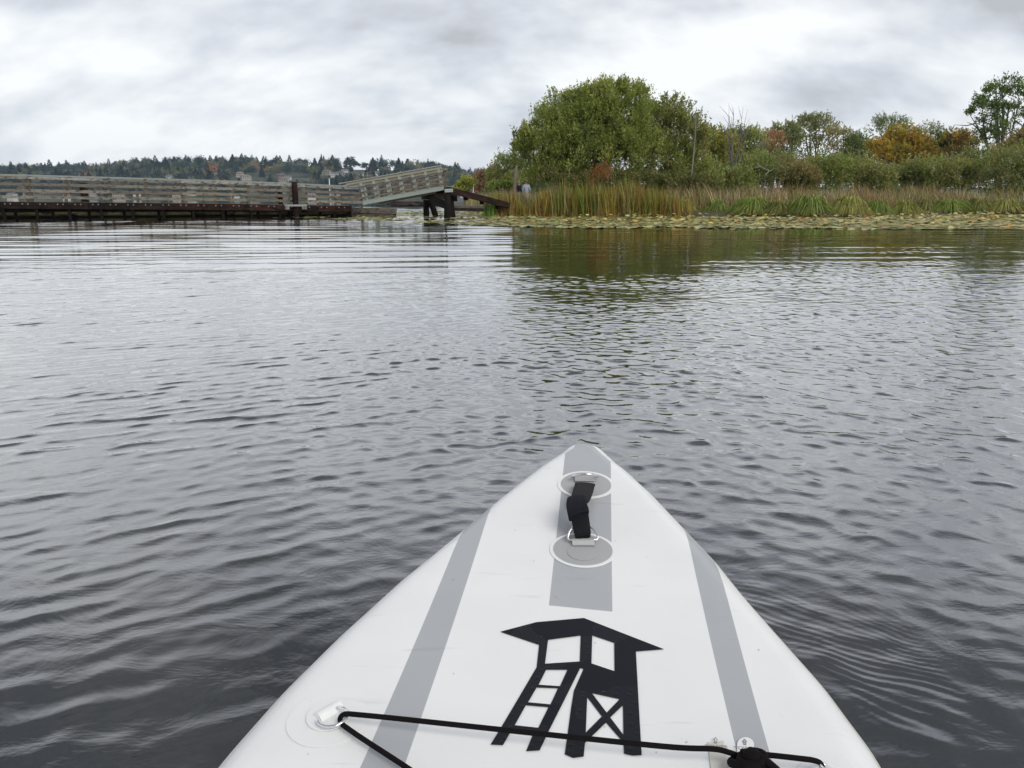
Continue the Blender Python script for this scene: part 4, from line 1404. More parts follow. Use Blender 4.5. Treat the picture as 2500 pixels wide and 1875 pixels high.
    # far low boom of logs seen under the gangway
    for (x0, x1, y, Yl, lab) in ((955, 1045, 495, 60, 'thin dark log boom floating far behind the gangway, the farther one'), (945, 1075, 500.5, 46, 'dark floating log behind the gangway and trestle, the nearer one')):
        a, b = W(x0, y, Yl), W(x1, y, Yl)
        mb = MB(); mb.tube([Vector((0, 0, a[2])), Vector((b[0] - a[0], 0.3, a[2]))], [0.11, 0.09], 9, (0.05, 0.035, 0.03))
        l = mb.build('floating_log', M_WETWOOD, smooth=True); l.location = (a[0], a[1], 0)
        tag(l, lab, 'log')


build_trestle()


# ------------------------------------------------------------------ far hillside: trees and houses
def conifer_mesh(seed, slim):
    g = np.random.default_rng(seed)
    n = 520
    t = g.random(n) ** 0.8
    hgt = 0.08 + 0.92 * t
    rad = (1 - t) ** 1.05 * slim * 1.15 * (0.55 + 0.45 * g.random(n)) * (0.8 + 0.35 * np.sin(t * 38 + g.random() * 6))
    a = g.random(n) * 6.283
    P = np.stack([np.cos(a) * rad * 0.5, np.sin(a) * rad * 0.5, hgt], 1)
    A = unit(np.stack([np.cos(a), np.sin(a), np.full(n, -0.25)], 1))
    cols = np.array([(0.028, 0.045, 0.028)]) * (0.7 + 0.6 * g.random((n, 1)))
    V, Fc, C = sprigs(P, A, 0.02, 2, 0.10 * (slim / 0.2) ** 0.5, 0.32, cols, g, 0.35)
    V = V.reshape(n, -1, 3); k_ = np.clip(0.25 + 1.1 * (1 - t), 0.25, 1.1)[:, None, None]
    V = (P[:, None, :] + (V - P[:, None, :]) * k_).reshape(-1, 3)
    # a few big inner faces so the tree is not see-through
    m = 60
    th = np.linspace(0, 6.283, 7)[:-1]
    ring0 = np.stack([np.cos(th) * slim * 0.34, np.sin(th) * slim * 0.34, np.full(6, 0.1)], 1)
    tip = np.array([[0, 0, 0.95]])
    V2 = np.vstack([ring0, tip]); F2 = np.array([(i, (i + 1) % 6, 6, 6) for i in range(6)])
    me = bpy.data.meshes.new('conifer')
    allv = np.vstack([V, V2]); cols2 = np.vstack([C, np.tile([(0.02, 0.033, 0.02)], (7, 1))])
    fs = [tuple(f) for f in Fc] + [tuple(int(x) + len(V) for x in f[:3]) for f in F2]
    me.from_pydata([tuple(map(float, v)) for v in allv], [], fs)
    c4 = np.ones((len(allv), 4), dtype=np.float32); c4[:, :3] = cols2
    me.color_attributes.new('col', 'FLOAT_COLOR', 'POINT').data.foreach_set('color', c4.ravel())
    me.materials.append(M_LEAF)
    return me


def broad_mesh(seed, pal, wide=0.9):
    g = np.random.default_rng(seed)
    blobs = [(g.normal(0, 0.13) * wide, g.normal(0, 0.13), 0.55 + g.normal(0, 0.09), 0.30 * wide, 0.28, 0.30) for _ in range(5)]
    V, Fc, C = crown_mesh('c', blobs, pal, 60, 8, 0.075, k=3, sig=0.25, g=g, width=0.4, splen=0.6)
    me = np_mesh('broadleaf', V, Fc, C)
    me.materials.append(M_LEAF)
    return me


FD = [(0.020, 0.034, 0.026), (0.026, 0.038, 0.028), (0.016, 0.028, 0.022)]
FY = [(0.11, 0.105, 0.035), (0.085, 0.085, 0.035), (0.06, 0.07, 0.03)]
FO = [(0.20, 0.10, 0.045), (0.16, 0.085, 0.045)]
FB = [(0.12, 0.10, 0.06), (0.09, 0.09, 0.05)]


def px_of(x, y):
    return 1250 + x / y * ray(1250, HORIZON)[1] * F


def build_far():
    conif = [conifer_mesh(1, 0.42), conifer_mesh(2, 0.32), conifer_mesh(3, 0.5), conifer_mesh(4, 0.22)]
    spire = conifer_mesh(6, 0.13)
    broad = {'dark green': [broad_mesh(11, FD), broad_mesh(12, FD, 1.1)], 'yellow': [broad_mesh(13, FY)], 'red orange': [broad_mesh(14, FO)], 'dull brown': [broad_mesh(15, FB)]}
    low_ = None
    g = np.random.default_rng(4)
    # skyline trees: photo x, top y, kind
    SKY = [(14, 408, 'b'), (33, 407, 'b'), (56, 409, 'b'), (83, 400, 'c'), (100, 397, 'c'), (118, 409, 'c'), (137, 404, 'c'), (157, 405, 'c'), (176, 408, 'b'), (190, 401, 'C'), (218, 405, 'b'), (237, 408, 'c'),
           (252, 400, 's'), (262, 398, 's'), (282, 412, 'b'), (304, 396, 'c'), (322, 398, 'b'), (340, 395, 'b'), (358, 391, 'b'), (384, 391, 'c'), (402, 393, 'b'), (424, 381, 'c'), (444, 396, 'c'), (460, 384, 'c'), (476, 385, 'c'), (482, 385, 'c'),
           (501, 385, 'c'), (516, 398, 'y'), (527, 380, 'c'), (543, 380, 'c'), (567, 376, 'C'), (585, 384, 'c'), (619, 388, 'C'), (650, 400, 'b'), (670, 396, 'C'), (694, 398, 'C'), (729, 395, 'b'), (746, 401, 'c'),
           (784, 375, 's'), (790, 380, 'f'), (811, 378, 'C'), (821, 388, 'c'), (832, 399, 'c'), (851, 388, 'b'), (870, 395, 'b'), (890, 398, 'b'), (910, 384, 'C'), (942, 397, 'C'), (973, 385, 'C'), (982, 392, 'c'), (994, 387, 'c'), (1028, 394, 'f'),
           (1053, 396, 'b'), (1072, 402, 'b'), (1090, 406, 'b'), (1102, 408, 'c'), (1114, 407, 'b'), (1128, 416, 'b'), (1141, 421, 'c'), (1155, 429, 'c'), (1163, 430, 'c')]
    words_ = {'b': 'round headed tree', 'c': 'pointed conifer', 'C': 'broad pointed conifer', 's': 'thin poplar spire', 'f': 'slim pointed conifer', 'y': 'pale yellow tree'}
    ordn = ['first', 'second', 'third', 'fourth', 'fifth', 'sixth', 'seventh', 'eighth', 'ninth', 'tenth', 'eleventh', 'twelfth', 'thirteenth', 'fourteenth', 'fifteenth', 'sixteenth', 'seventeenth', 'eighteenth', 'nineteenth', 'twentieth',
            'twenty-first', 'twenty-second', 'twenty-third', 'twenty-fourth', 'twenty-fifth', 'twenty-sixth', 'twenty-seventh', 'twenty-eighth', 'twenty-ninth', 'thirtieth']
    cnt = {}
    for (px, ty, kd) in SKY:
        Y = RIDGE_Y - g.uniform(5, 30)
        x = W(px, ty, Y)[0]
        z0 = hill_z(x, Y) - 1.0
        h = max(8, W(px, ty, Y)[2] - z0)
        if kd == 'b': me = broad['dark green'][int(g.integers(2))]; nm = 'broadleaf_tree'; s = h * 1.12
        elif kd == 'y': me = broad['yellow'][0]; nm = 'broadleaf_tree'; s = h * 1.1
        elif kd == 's': me = spire; nm = 'poplar_tree'; s = h
        elif kd == 'f': me = conif[3]; nm = 'conifer_tree'; s = h
        elif kd == 'C': me = conif[2]; nm = 'conifer_tree'; s = h
        else: me = conif[int(g.integers(2))]; nm = 'conifer_tree'; s = h
        o = link(nm, me, loc=(x, Y, z0)); o.scale = (s, s, s); o.rotation_euler = (0, 0, g.random() * 6.28)
        k = cnt.get(kd, 0); cnt[kd] = k + 1
        tag(o, f'{words_[kd]} on the far skyline, {ordn[k]} of its shape from the left', 'tree', 'skyline trees on the far hill')
    # slope trees
    colr = [('dark green', 0.62), ('yellow', 0.13), ('red orange', 0.05), ('dull brown', 0.2)]
    n_ind = 0
    pts = []
    for i in range(1500):
        Y = g.uniform(FOOT_Y + 4, RIDGE_Y + 25)
        pxx = g.uniform(-420, 1420)
        x = (pxx - 1250) / F / ray(1250, HORIZON)[1] * Y
        pts.append((x, Y, pxx))
    pts.sort(key=lambda p: p[1])
    merged = [[], [], []]; b0 = 0
    spec = [(448, 425, 'yellow'), (470, 420, 'yellow'), (345, 422, 'yellow'), (308, 418, 'dull brown'), (618, 425, 'yellow'), (645, 432, 'yellow'), (659, 424, 'red orange'), (800, 432, 'yellow'), (520, 404, 'dull brown'), (325, 422, 'dull brown')]
    for (px, py, cname) in spec:
        Y = 1060
        x = W(px, py, Y)[0]; z0 = hill_z(x, Y) - 1
        h = max(10, W(px, py, Y)[2] - z0 + 4)
        o = link('broadleaf_tree', broad[cname][0], loc=(x, Y, z0)); o.scale = (h * 1.1,) * 3; o.rotation_euler = (0, 0, g.random() * 6.28)
        tag(o, f'{cname} autumn tree standing out on the far wooded slope', 'tree', 'autumn trees on the far slope')
    for i, (x, Y, pxx) in enumerate(pts):
        conf = g.random() < 0.28
        h = g.uniform(11, 19) if not conf else g.uniform(15, 24)
        dens = float(vnoise(x, Y, 0.012))
        if 560 < pxx < 1000 and dens < 0.33: continue
        z0 = hill_z(x, Y) - 1
        if conf:
            me = conif[int(g.integers(3))]; cname = 'dark green'
        else:
            cname = g.choice([c for c, _ in colr], p=[w for _, w in colr])
            me = broad[cname][int(g.integers(len(broad[cname])))]
        if n_ind < 200 and -20 < pxx < 1180 and g.random() < 0.42:
            o = link('conifer_tree' if conf else 'broadleaf_tree', me, loc=(x, Y, z0)); o.scale = (h, h, h); o.rotation_euler = (0, 0, g.random() * 6.28)
            kk = 'dark conifer' if conf else f'{cname} leafy tree'
            seg = ['at the far left frame edge', 'under the two thin poplar spires', 'on the left wooded knoll', 'below the tallest left conifers', 'around the big cream house', 'below the brick houses', 'below the tall skyline spires', 'above the foot of the gangway', 'behind the gangway rails', 'right of the gangway end'][int(np.searchsorted([120, 270, 400, 560, 640, 750, 830, 920, 1080], pxx))]
            lev = 'low' if Y < 960 else 'halfway up' if Y < 1080 else 'high'
            tag(o, f'{kk} {lev} on far slope {seg}', 'tree', f'{kk}s {lev} on the far slope {seg}')
            n_ind += 1
        else:
            co = np.empty(len(me.vertices) * 3, dtype=np.float32); me.vertices.foreach_get('co', co); co = co.reshape(-1, 3)
            cc = np.empty(len(me.vertices) * 4, dtype=np.float32); me.color_attributes[0].data.foreach_get('color', cc); cc = cc.reshape(-1, 4)[:, :3]
            nq = len(me.vertices) // 4
            if conf: nq = (len(me.vertices) - 7) // 4
            sel = np.arange(nq); sel = sel[g.random(nq) < 0.45]
            idx = (sel[:, None] * 4 + np.arange(4)).ravel()
            a = g.random() * 6.28
            c, s = math.cos(a), math.sin(a)
            v = co[idx]
            big = 1.0
            v = np.stack([v[:, 0] * c - v[:, 1] * s, v[:, 0] * s + v[:, 1] * c, v[:, 2]], 1) * h + [x, Y, z0]
            merged[0].append(v); merged[1].append(np.arange(len(v)).reshape(-1, 4) + b0); merged[2].append(cc[idx]); b0 += len(v)
    o = link('far_wood', np_mesh('far_wood', np.vstack(merged[0]), np.vstack(merged[1]), np.vstack(merged[2])), M_LEAF)
    tag(o, 'dense mixed wood covering the far hillside between the houses', None, kind='stuff')


build_far()


def house_proto(i, wall, roofc, storeys, hip=False):
    o = empty('house', (0, 0, -500))
    w, d, h = 13 + i % 3 * 3, 9, 3.0 * storeys
    mb = MB(); mb.box(-w / 2, w / 2, -d / 2, d / 2, -3, h, wall)
    mb.build('wall', M_FAR, o)
    mb = MB()
    e = 0.7; rh = 2.6
    ins = w * 0.28 if hip else 0
    mb.add([(-w / 2 - e, -d / 2 - e, h), (w / 2 + e, -d / 2 - e, h), (w / 2 + e, d / 2 + e, h), (-w / 2 - e, d / 2 + e, h), (-w / 2 - e + ins, 0, h + rh), (w / 2 + e - ins, 0, h + rh)],
           [(0, 1, 5, 4), (2, 3, 4, 5), (1, 2, 5), (3, 0, 4), (0, 3, 2, 1)], roofc)
    mb.build('roof', M_FAR, o)
    for s in range(storeys):
        for k in range(3 + i % 2):
            x = -w / 2 + (k + 0.7) * w / (3.4 + i % 2)
            mb = MB(); mb.box(x - 1.0, x + 1.0, -d / 2 - 0.12, -d / 2 + 0.02, 0.9 + s * 3, 2.4 + s * 3, (0.04, 0.05, 0.06)); mb.build('window', M_FAR, o)
            if s == 0 and k == 1:
                mb = MB(); mb.box(x - 1.15, x + 1.15, -d / 2 - 0.2, -d / 2 - 0.13, 2.45, 2.65, (0.7, 0.7, 0.7)); mb.build('lintel', M_FAR, o)
    mb = MB(); mb.box(w * 0.2, w * 0.2 + 1.1, -0.5, 0.6, h + 0.8, h + rh + 1.3, (0.25, 0.12, 0.09)); mb.build('chimney', M_FAR, o)
    return o


def build_houses():
    kinds = [('white', (0.55, 0.55, 0.53), (0.16, 0.15, 0.15), 'dark grey roof'), ('cream', (0.36, 0.33, 0.27), (0.22, 0.19, 0.17), 'brown grey roof'), ('brick red', (0.26, 0.14, 0.11), (0.16, 0.13, 0.13), 'dark roof'),
             ('pale grey', (0.33, 0.34, 0.34), (0.20, 0.11, 0.09), 'red brown roof')]
    protos = [house_proto(i, kinds[i % 4][1], kinds[i % 4][2], 2 if i % 3 else 1, i % 2 == 1) for i in range(8)]
    used = [False] * 8
    g = np.random.default_rng(6)
    # (photo x, y of the eaves, kind) on the ridge and slope
    HS = [(586, 424, 1, 'ridge left of the yellow trees'), (600, 431, 5, 'slope below the cream house'), (678, 410, 2, 'ridge above the red tree'), (687, 425, 6, 'slope under the brick houses'), (717, 409, 6, 'ridge beside two brick ones'), (702, 430, 0, 'slope with a long white front'),
          (757, 406, 0, 'skyline left of the tall spire trees'), (773, 409, 4, 'skyline just left of the tall spire trees'), (790, 412, 1, 'foot of the tall spire trees'), (812, 411, 4, 'foot of the broad skyline conifer'), (842, 413, 0, 'ridge right of the broad skyline conifer'),
          (798, 419, 5, 'slope just below the spire trees'), (818, 424, 4, 'middle of the slope right of the spire trees'), (832, 423, 7, 'middle of the slope, right of the white one'), (694, 438, 5, 'low slope above the dock handrail'), (858, 428, 3, 'slope above the foot of the gangway rail'),
          (889, 426, 4, 'slope behind the low end of the gangway rail'), (899, 424, 7, 'slope right behind the gangway rail'), (924, 420, 0, 'slope over the middle of the gangway rail'), (415, 431, 4, 'low slope on the left above the dock'), (523, 427, 5, 'low slope under the tall left conifers'),
          (37, 412, 1, 'ridge at the far left among trees'), (1028, 434, 4, 'low slope seen through the gangway rails'), (1108, 431, 3, 'dark wood right of the gangway end'), (1115, 441, 0, 'low slope right of the gangway end'), (835, 442, 7, 'low shore by the white flagpole'), (958, 421, 3, 'upper slope behind the gangway rail')]
    def put(kd, x, Y, z, lab, sc=1.0):
        o = protos[kd] if not used[kd] else copy_tree(protos[kd])
        used[kd] = True
        o.location = (x, Y, z); o.rotation_euler = (0, 0, g.normal(0, 0.35)); o.scale = (sc, sc, sc)
        k = kinds[kd % 4]
        tag(o, f'{k[0]} house, {lab}', 'house', 'houses on the far hillside')
    for (px, py, kd, lab) in HS:
        # walk up the slope until the house front sits where it is seen
        best = None
        for Y in np.linspace(FOOT_Y + 5, RIDGE_Y - 4, 60):
            p = W(px, py + 6, Y)
            dz = abs(p[2] - (hill_z(p[0], Y) + 2))
            if best is None or dz < best[0]: best = (dz, Y, p[0])
        Y = best[1] - 12
        x = W(px, py, Y)[0]
        put(kd, x, Y, W(px, py + 3, Y)[2] - 1.5, lab, 0.62)
    for i, px in enumerate((30, 70, 112, 165, 232, 262, 290, 335, 385, 430, 470, 520, 575, 625, 690, 760, 820)):
        Y = FOOT_Y - 2 + (i % 3) * 14
        x = W(px, 480, Y)[0]
        o_lab = ['far left, first of the waterfront row seen between the dock rails', 'waterfront, second from the left between the dock rails', 'waterfront, third from the left between the dock rails', 'waterfront, fourth from the left', 'waterfront, fifth from the left', 'waterfront, sixth from the left',
                 'waterfront, seventh from the left', 'waterfront, eighth from the left', 'waterfront, ninth from the left', 'waterfront, tenth from the left', 'waterfront, eleventh from the left', 'waterfront, twelfth from the left', 'waterfront, thirteenth from the left', 'waterfront, fourteenth from the left',
                 'waterfront, fifteenth from the left', 'waterfront, sixteenth from the left', 'waterfront, last before the gangway'][i]
        put([4, 1, 2, 0, 7, 4, 5, 0, 3, 1, 4, 6, 0, 5, 3, 4, 1][i], x, Y, max(1.5, hill_z(x, Y)), o_lab, 0.6)
    for k in range(8):
        if not used[k]:
            for c in list(protos[k].children): bpy.data.objects.remove(c)
            bpy.data.objects.remove(protos[k])
    # white flagpole by the low house, and a small moored sailing boat
    Y = 846.0
    a = W(806, 480, Y); b = W(806, 436, Y)
    mb = MB(); mb.tube([(0, 0, -1), (0, 0, b[2])], [0.55, 0.4], 8, (0.8, 0.8, 0.8)); o = mb.build('white_pole', M_FAR, smooth=True); o.location = (a[0], Y, 0)
    tag(o, 'white upright pole standing far out above the end of the dock rail', 'pole')
    Y = 105
    c = W(1146, 478, Y)
    o = empty('sailing_boat', (c[0], Y, 0)); tag(o, 'small white moored sailing boat with a leaning bare mast beyond the fallen ramp', 'boat')
    mb = MB()
    st = []
    for t in np.linspace(0, 1, 7):
        w = 0.85 * math.sin(math.pi * min(0.2 + t * 0.8, 1)) * (1 - t ** 4) + 0.02; st.append((t * 6 - 3, w))
    vs = []; fs = []
    for (x, w) in st: vs += [(x, -w, 0.75), (x, 0, -0.3), (x, w, 0.75)]
    for i in range(6):
        a0 = i * 3; fs += [(a0, a0 + 3, a0 + 4, a0 + 1), (a0 + 1, a0 + 4, a0 + 5, a0 + 2), (a0, a0 + 2, a0 + 5, a0 + 3)]
    fs += [(0, 1, 2)]
    mb.add(vs, fs, (0.6, 0.62, 0.66)); mb.build('hull', M_FAR, o)
    mb = MB(); mb.box(-1.2, 1.0, -0.5, 0.5, 0.76, 1.15, (0.4, 0.42, 0.5)); mb.build('cabin', M_FAR, o, bevel=0.05)
    mb = MB(); mb.tube([(0.4, 0, 0.76), (0.62, 0, 2.6)], [0.05, 0.04], 8, (0.75, 0.75, 0.78)); mb.build('mast', M_FAR, o)
    mb = MB(); mb.tube([(0.4, 0, 1.45), (-1.9, 0, 1.5)], 0.07, 8, (0.15, 0.2, 0.4)); mb.build('boom', M_FAR, o)


build_houses()


# ------------------------------------------------------------------ people
def skin_obj(name, verts, edges, radii, mat_col, mat, parent, sub=2, root=0):
    me = bpy.data.meshes.new(name)
    me.from_pydata(verts, edges, [])
    o = link(name, me, mat, parent)
    sk = o.modifiers.new('skin', 'SKIN')
    sk.use_smooth_shade = True
    for i, r in enumerate(radii):
        sv = me.skin_vertices[0].data[i]
        sv.radius = r if hasattr(r, '__len__') else (r, r)
        sv.use_root = (i == root)
    ss = o.modifiers.new('sub', 'SUBSURF'); ss.levels = sub; ss.render_levels = sub
    # bake it so the colour attribute can sit on the finished surface
    dg = bpy.context.evaluated_depsgraph_get()
    dg.update()
    me2 = bpy.data.meshes.new_from_object(o.evaluated_get(dg))
    o.modifiers.clear()
    o.data = me2
    me2.materials.clear(); me2.materials.append(mat)
    a = me2.color_attributes.new('col', 'FLOAT_COLOR', 'POINT')
    a.data.foreach_set('color', np.tile(np.array([*mat_col, 1], dtype=np.float32), len(me2.vertices)))
    for p in me2.polygons: p.use_smooth = True
    return o


def person(loc, rz, scale, label, shirt, trousers, hat=None, hair=(0.05, 0.04, 0.03), head_turn=0.0, arm=(0.0, 0.0), extra=None):
    o = empty('person', loc, rz)
    o.scale = (scale,) * 3
    tag(o, label, 'person')
    v, e, r = [], [], []

    def a(p, rad, prev=None):
        v.append(p); r.append(rad); i = len(v) - 1
        if prev is not None: e.append((prev, i))
        return i
    pel = a((0, 0, 0.95), (0.15, 0.11))
    w = a((0, 0, 1.12), (0.135, 0.10), pel); ch = a((0, 0.01, 1.32), (0.155, 0.11), w); nb = a((0, 0.0, 1.47), (0.08, 0.07), ch)
    nk = a((0, 0.0, 1.53), (0.052, 0.055), nb); h0 = a((0, -0.01, 1.60), (0.068, 0.08), nk); h1 = a((0, -0.01, 1.69), (0.077, 0.095), h0); a((0, 0.0, 1.755), (0.05, 0.06), h1)
    for s, sw in ((-1, arm[0]), (1, arm[1])):
        sh = a((s * 0.17, 0, 1.43), 0.06, ch)
        el = a((s * 0.245, 0.02, 1.15), 0.043, sh)
        wr = a((s * (0.25 - 0.12 * sw), -0.06 - 0.2 * sw, 0.90 + 0.16 * sw), 0.030, el)
        pa = a((s * (0.248 - 0.15 * sw), -0.085 - 0.25 * sw, 0.835 + 0.17 * sw), (0.022, 0.035), wr)
        for k, (dx, ln) in enumerate(((-0.026, 0.075), (-0.009, 0.085), (0.009, 0.08), (0.025, 0.062))):
            kn = a((v[pa][0], v[pa][1] + dx, v[pa][2] - 0.045), 0.0085, pa)
            tp = a((v[pa][0] - s * 0.012, v[pa][1] + dx - 0.008, v[pa][2] - 0.045 - ln * 0.7), 0.007, kn)
        th = a((v[wr][0] - s * 0.01, v[wr][1] - 0.035, v[wr][2] - 0.05), 0.010, wr); a((v[wr][0] - s * 0.02, v[wr][1] - 0.055, v[wr][2] - 0.09), 0.008, th)
        hp = a((s * 0.10, 0, 0.88), 0.085, pel); kn = a((s * 0.11, -0.01, 0.50), 0.055, hp); an = a((s * 0.115, 0.02, 0.10), 0.038, kn); ft = a((s * 0.12, -0.14, 0.045), 0.038, an)
    skin_obj('body', v, e, r, (0.42, 0.27, 0.2), M_SKIN, o, 2)

    def part(name, nodes, edges, col, mat=M_CLOTH):
        return skin_obj(name, [n[0] for n in nodes], edges, [n[1] for n in nodes], col, mat, o, 2)
    sn = [((0, 0, 0.86), (0.175, 0.135)), ((0, 0, 1.10), (0.155, 0.125)), ((0, 0.01, 1.32), (0.18, 0.135)), ((0, 0, 1.475), (0.09, 0.08))]
    se = [(0, 1), (1, 2), (2, 3)]
    for s, sw in ((-1, arm[0]), (1, arm[1])):
        b = len(sn)
        sn += [((s * 0.18, 0, 1.43), 0.078), ((s * 0.25, 0.02, 1.15), 0.06), ((s * (0.252 - 0.12 * sw), -0.055 - 0.2 * sw, 0.93 + 0.16 * sw), 0.045)]
        se += [(2, b), (b, b + 1), (b + 1, b + 2)]
    part('shirt', sn, se, shirt)
    tn = [((0, 0, 0.98), (0.16, 0.12)), ((0, 0, 0.90), (0.165, 0.125))]
    te = [(0, 1)]
    for s in (-1, 1):
        b = len(tn)
        tn += [((s * 0.10, 0, 0.84), 0.10), ((s * 0.11, -0.01, 0.50), 0.072), ((s * 0.115, 0.02, 0.10), 0.058)]
        te += [(1, b), (b, b + 1), (b + 1, b + 2)]
    part('trousers', tn, te, trousers)
    for s in (-1, 1):
        part('shoe', [((s * 0.115, 0.03, 0.06), (0.05, 0.045)), ((s * 0.12, -0.16, 0.045), (0.048, 0.035))], [(0, 1)], (0.04, 0.035, 0.03))
    part('hair', [((0, 0.03, 1.62), (0.07, 0.065)), ((0, 0.02, 1.71), (0.084, 0.095)), ((0, 0.02, 1.765), (0.055, 0.06))], [(0, 1), (1, 2)], hair)
    for s in (-1, 1):
        part('ear', [((s * 0.078, 0.0, 1.655), (0.012, 0.02)), ((s * 0.088, 0.01, 1.69), (0.01, 0.018))], [(0, 1)], (0.42, 0.27, 0.2), M_SKIN)
        part('eye', [((s * 0.03, -0.094, 1.675), 0.010), ((s * 0.032, -0.096, 1.675), 0.010)], [(0, 1)], (0.05, 0.04, 0.03), M_SKIN)
    part('nose', [((0, -0.10, 1.665), 0.010), ((0, -0.118, 1.64), 0.014)], [(0, 1)], (0.42, 0.27, 0.2), M_SKIN)
    part('mouth', [((-0.02, -0.096, 1.60), 0.006), ((0.02, -0.096, 1.60), 0.006)], [(0, 1)], (0.3, 0.12, 0.1), M_SKIN)
    if hat:
        part('cap', [((0, 0.0, 1.72), (0.094, 0.108)), ((0, 0.0, 1.785), (0.07, 0.08))], [(0, 1)], hat)
        mb = MB()
        vs = [(0, -0.09, 1.725)] + [(0.085 * math.cos(t), -0.10 - 0.085 * math.sin(t), 1.715) for t in np.linspace(0, math.pi, 9)]
        vs += [(x, y, z - 0.008) for (x, y, z) in vs]
        fs = [(0, i, i + 1) for i in range(1, 9)] + [(10, 10 + i + 1, 10 + i) for i in range(1, 9)] + [(i, 10 + i, 11 + i, i + 1) for i in range(1, 9)]
        mb.add(vs, fs, hat); mb.build('cap_peak', M_CLOTH, o)
    return o


PY = 54.0
_p = W(1285, 470, PY)
_head = W(1285, 439.5, PY)[2]
_sc = 0.80 / (1.80 - 0.88) * 0.93
# feet stand on the bank; the height follows from the head top and the shirt hem in the photograph
_hem = W(1285, 473, PY)[2]
_sc = (_head - _hem) / (1.80 - 0.86)
person((_p[0], PY, _head - 1.80 * _sc), R(188), _sc, 'person seen from behind in pale blue grey shirt, light cap and beige trousers', (0.33, 0.36, 0.44), (0.38, 0.33, 0.24), hat=(0.45, 0.43, 0.36))
_p = W(1267, 470, PY + 0.5)
person((_p[0], PY + 0.5, _head - 1.83 * _sc), R(60), _sc, 'person in black clothes half hidden behind the grey snag', (0.012, 0.012, 0.016), (0.02, 0.022, 0.03), hair=(0.03, 0.02, 0.015), arm=(0.3, 0.8))


# ------------------------------------------------------------------ the paddleboard
NOSE_Z, FLAT_Z = 0.20, 0.125


def zdeck(y):
    t = max(0.0, (y - 0.6) / 1.05)
    return FLAT_Z + (NOSE_Z - FLAT_Z) * min(t, 1.2) ** 2


def D(px, py, dz=0.0):
    """photo pixel -> point on the board's deck"""
    z = 0.15
    for _ in range(12):
        p = G(px, py, z + dz)
        z = zdeck(p[1])
    return np.array([p[0], p[1], z + dz])


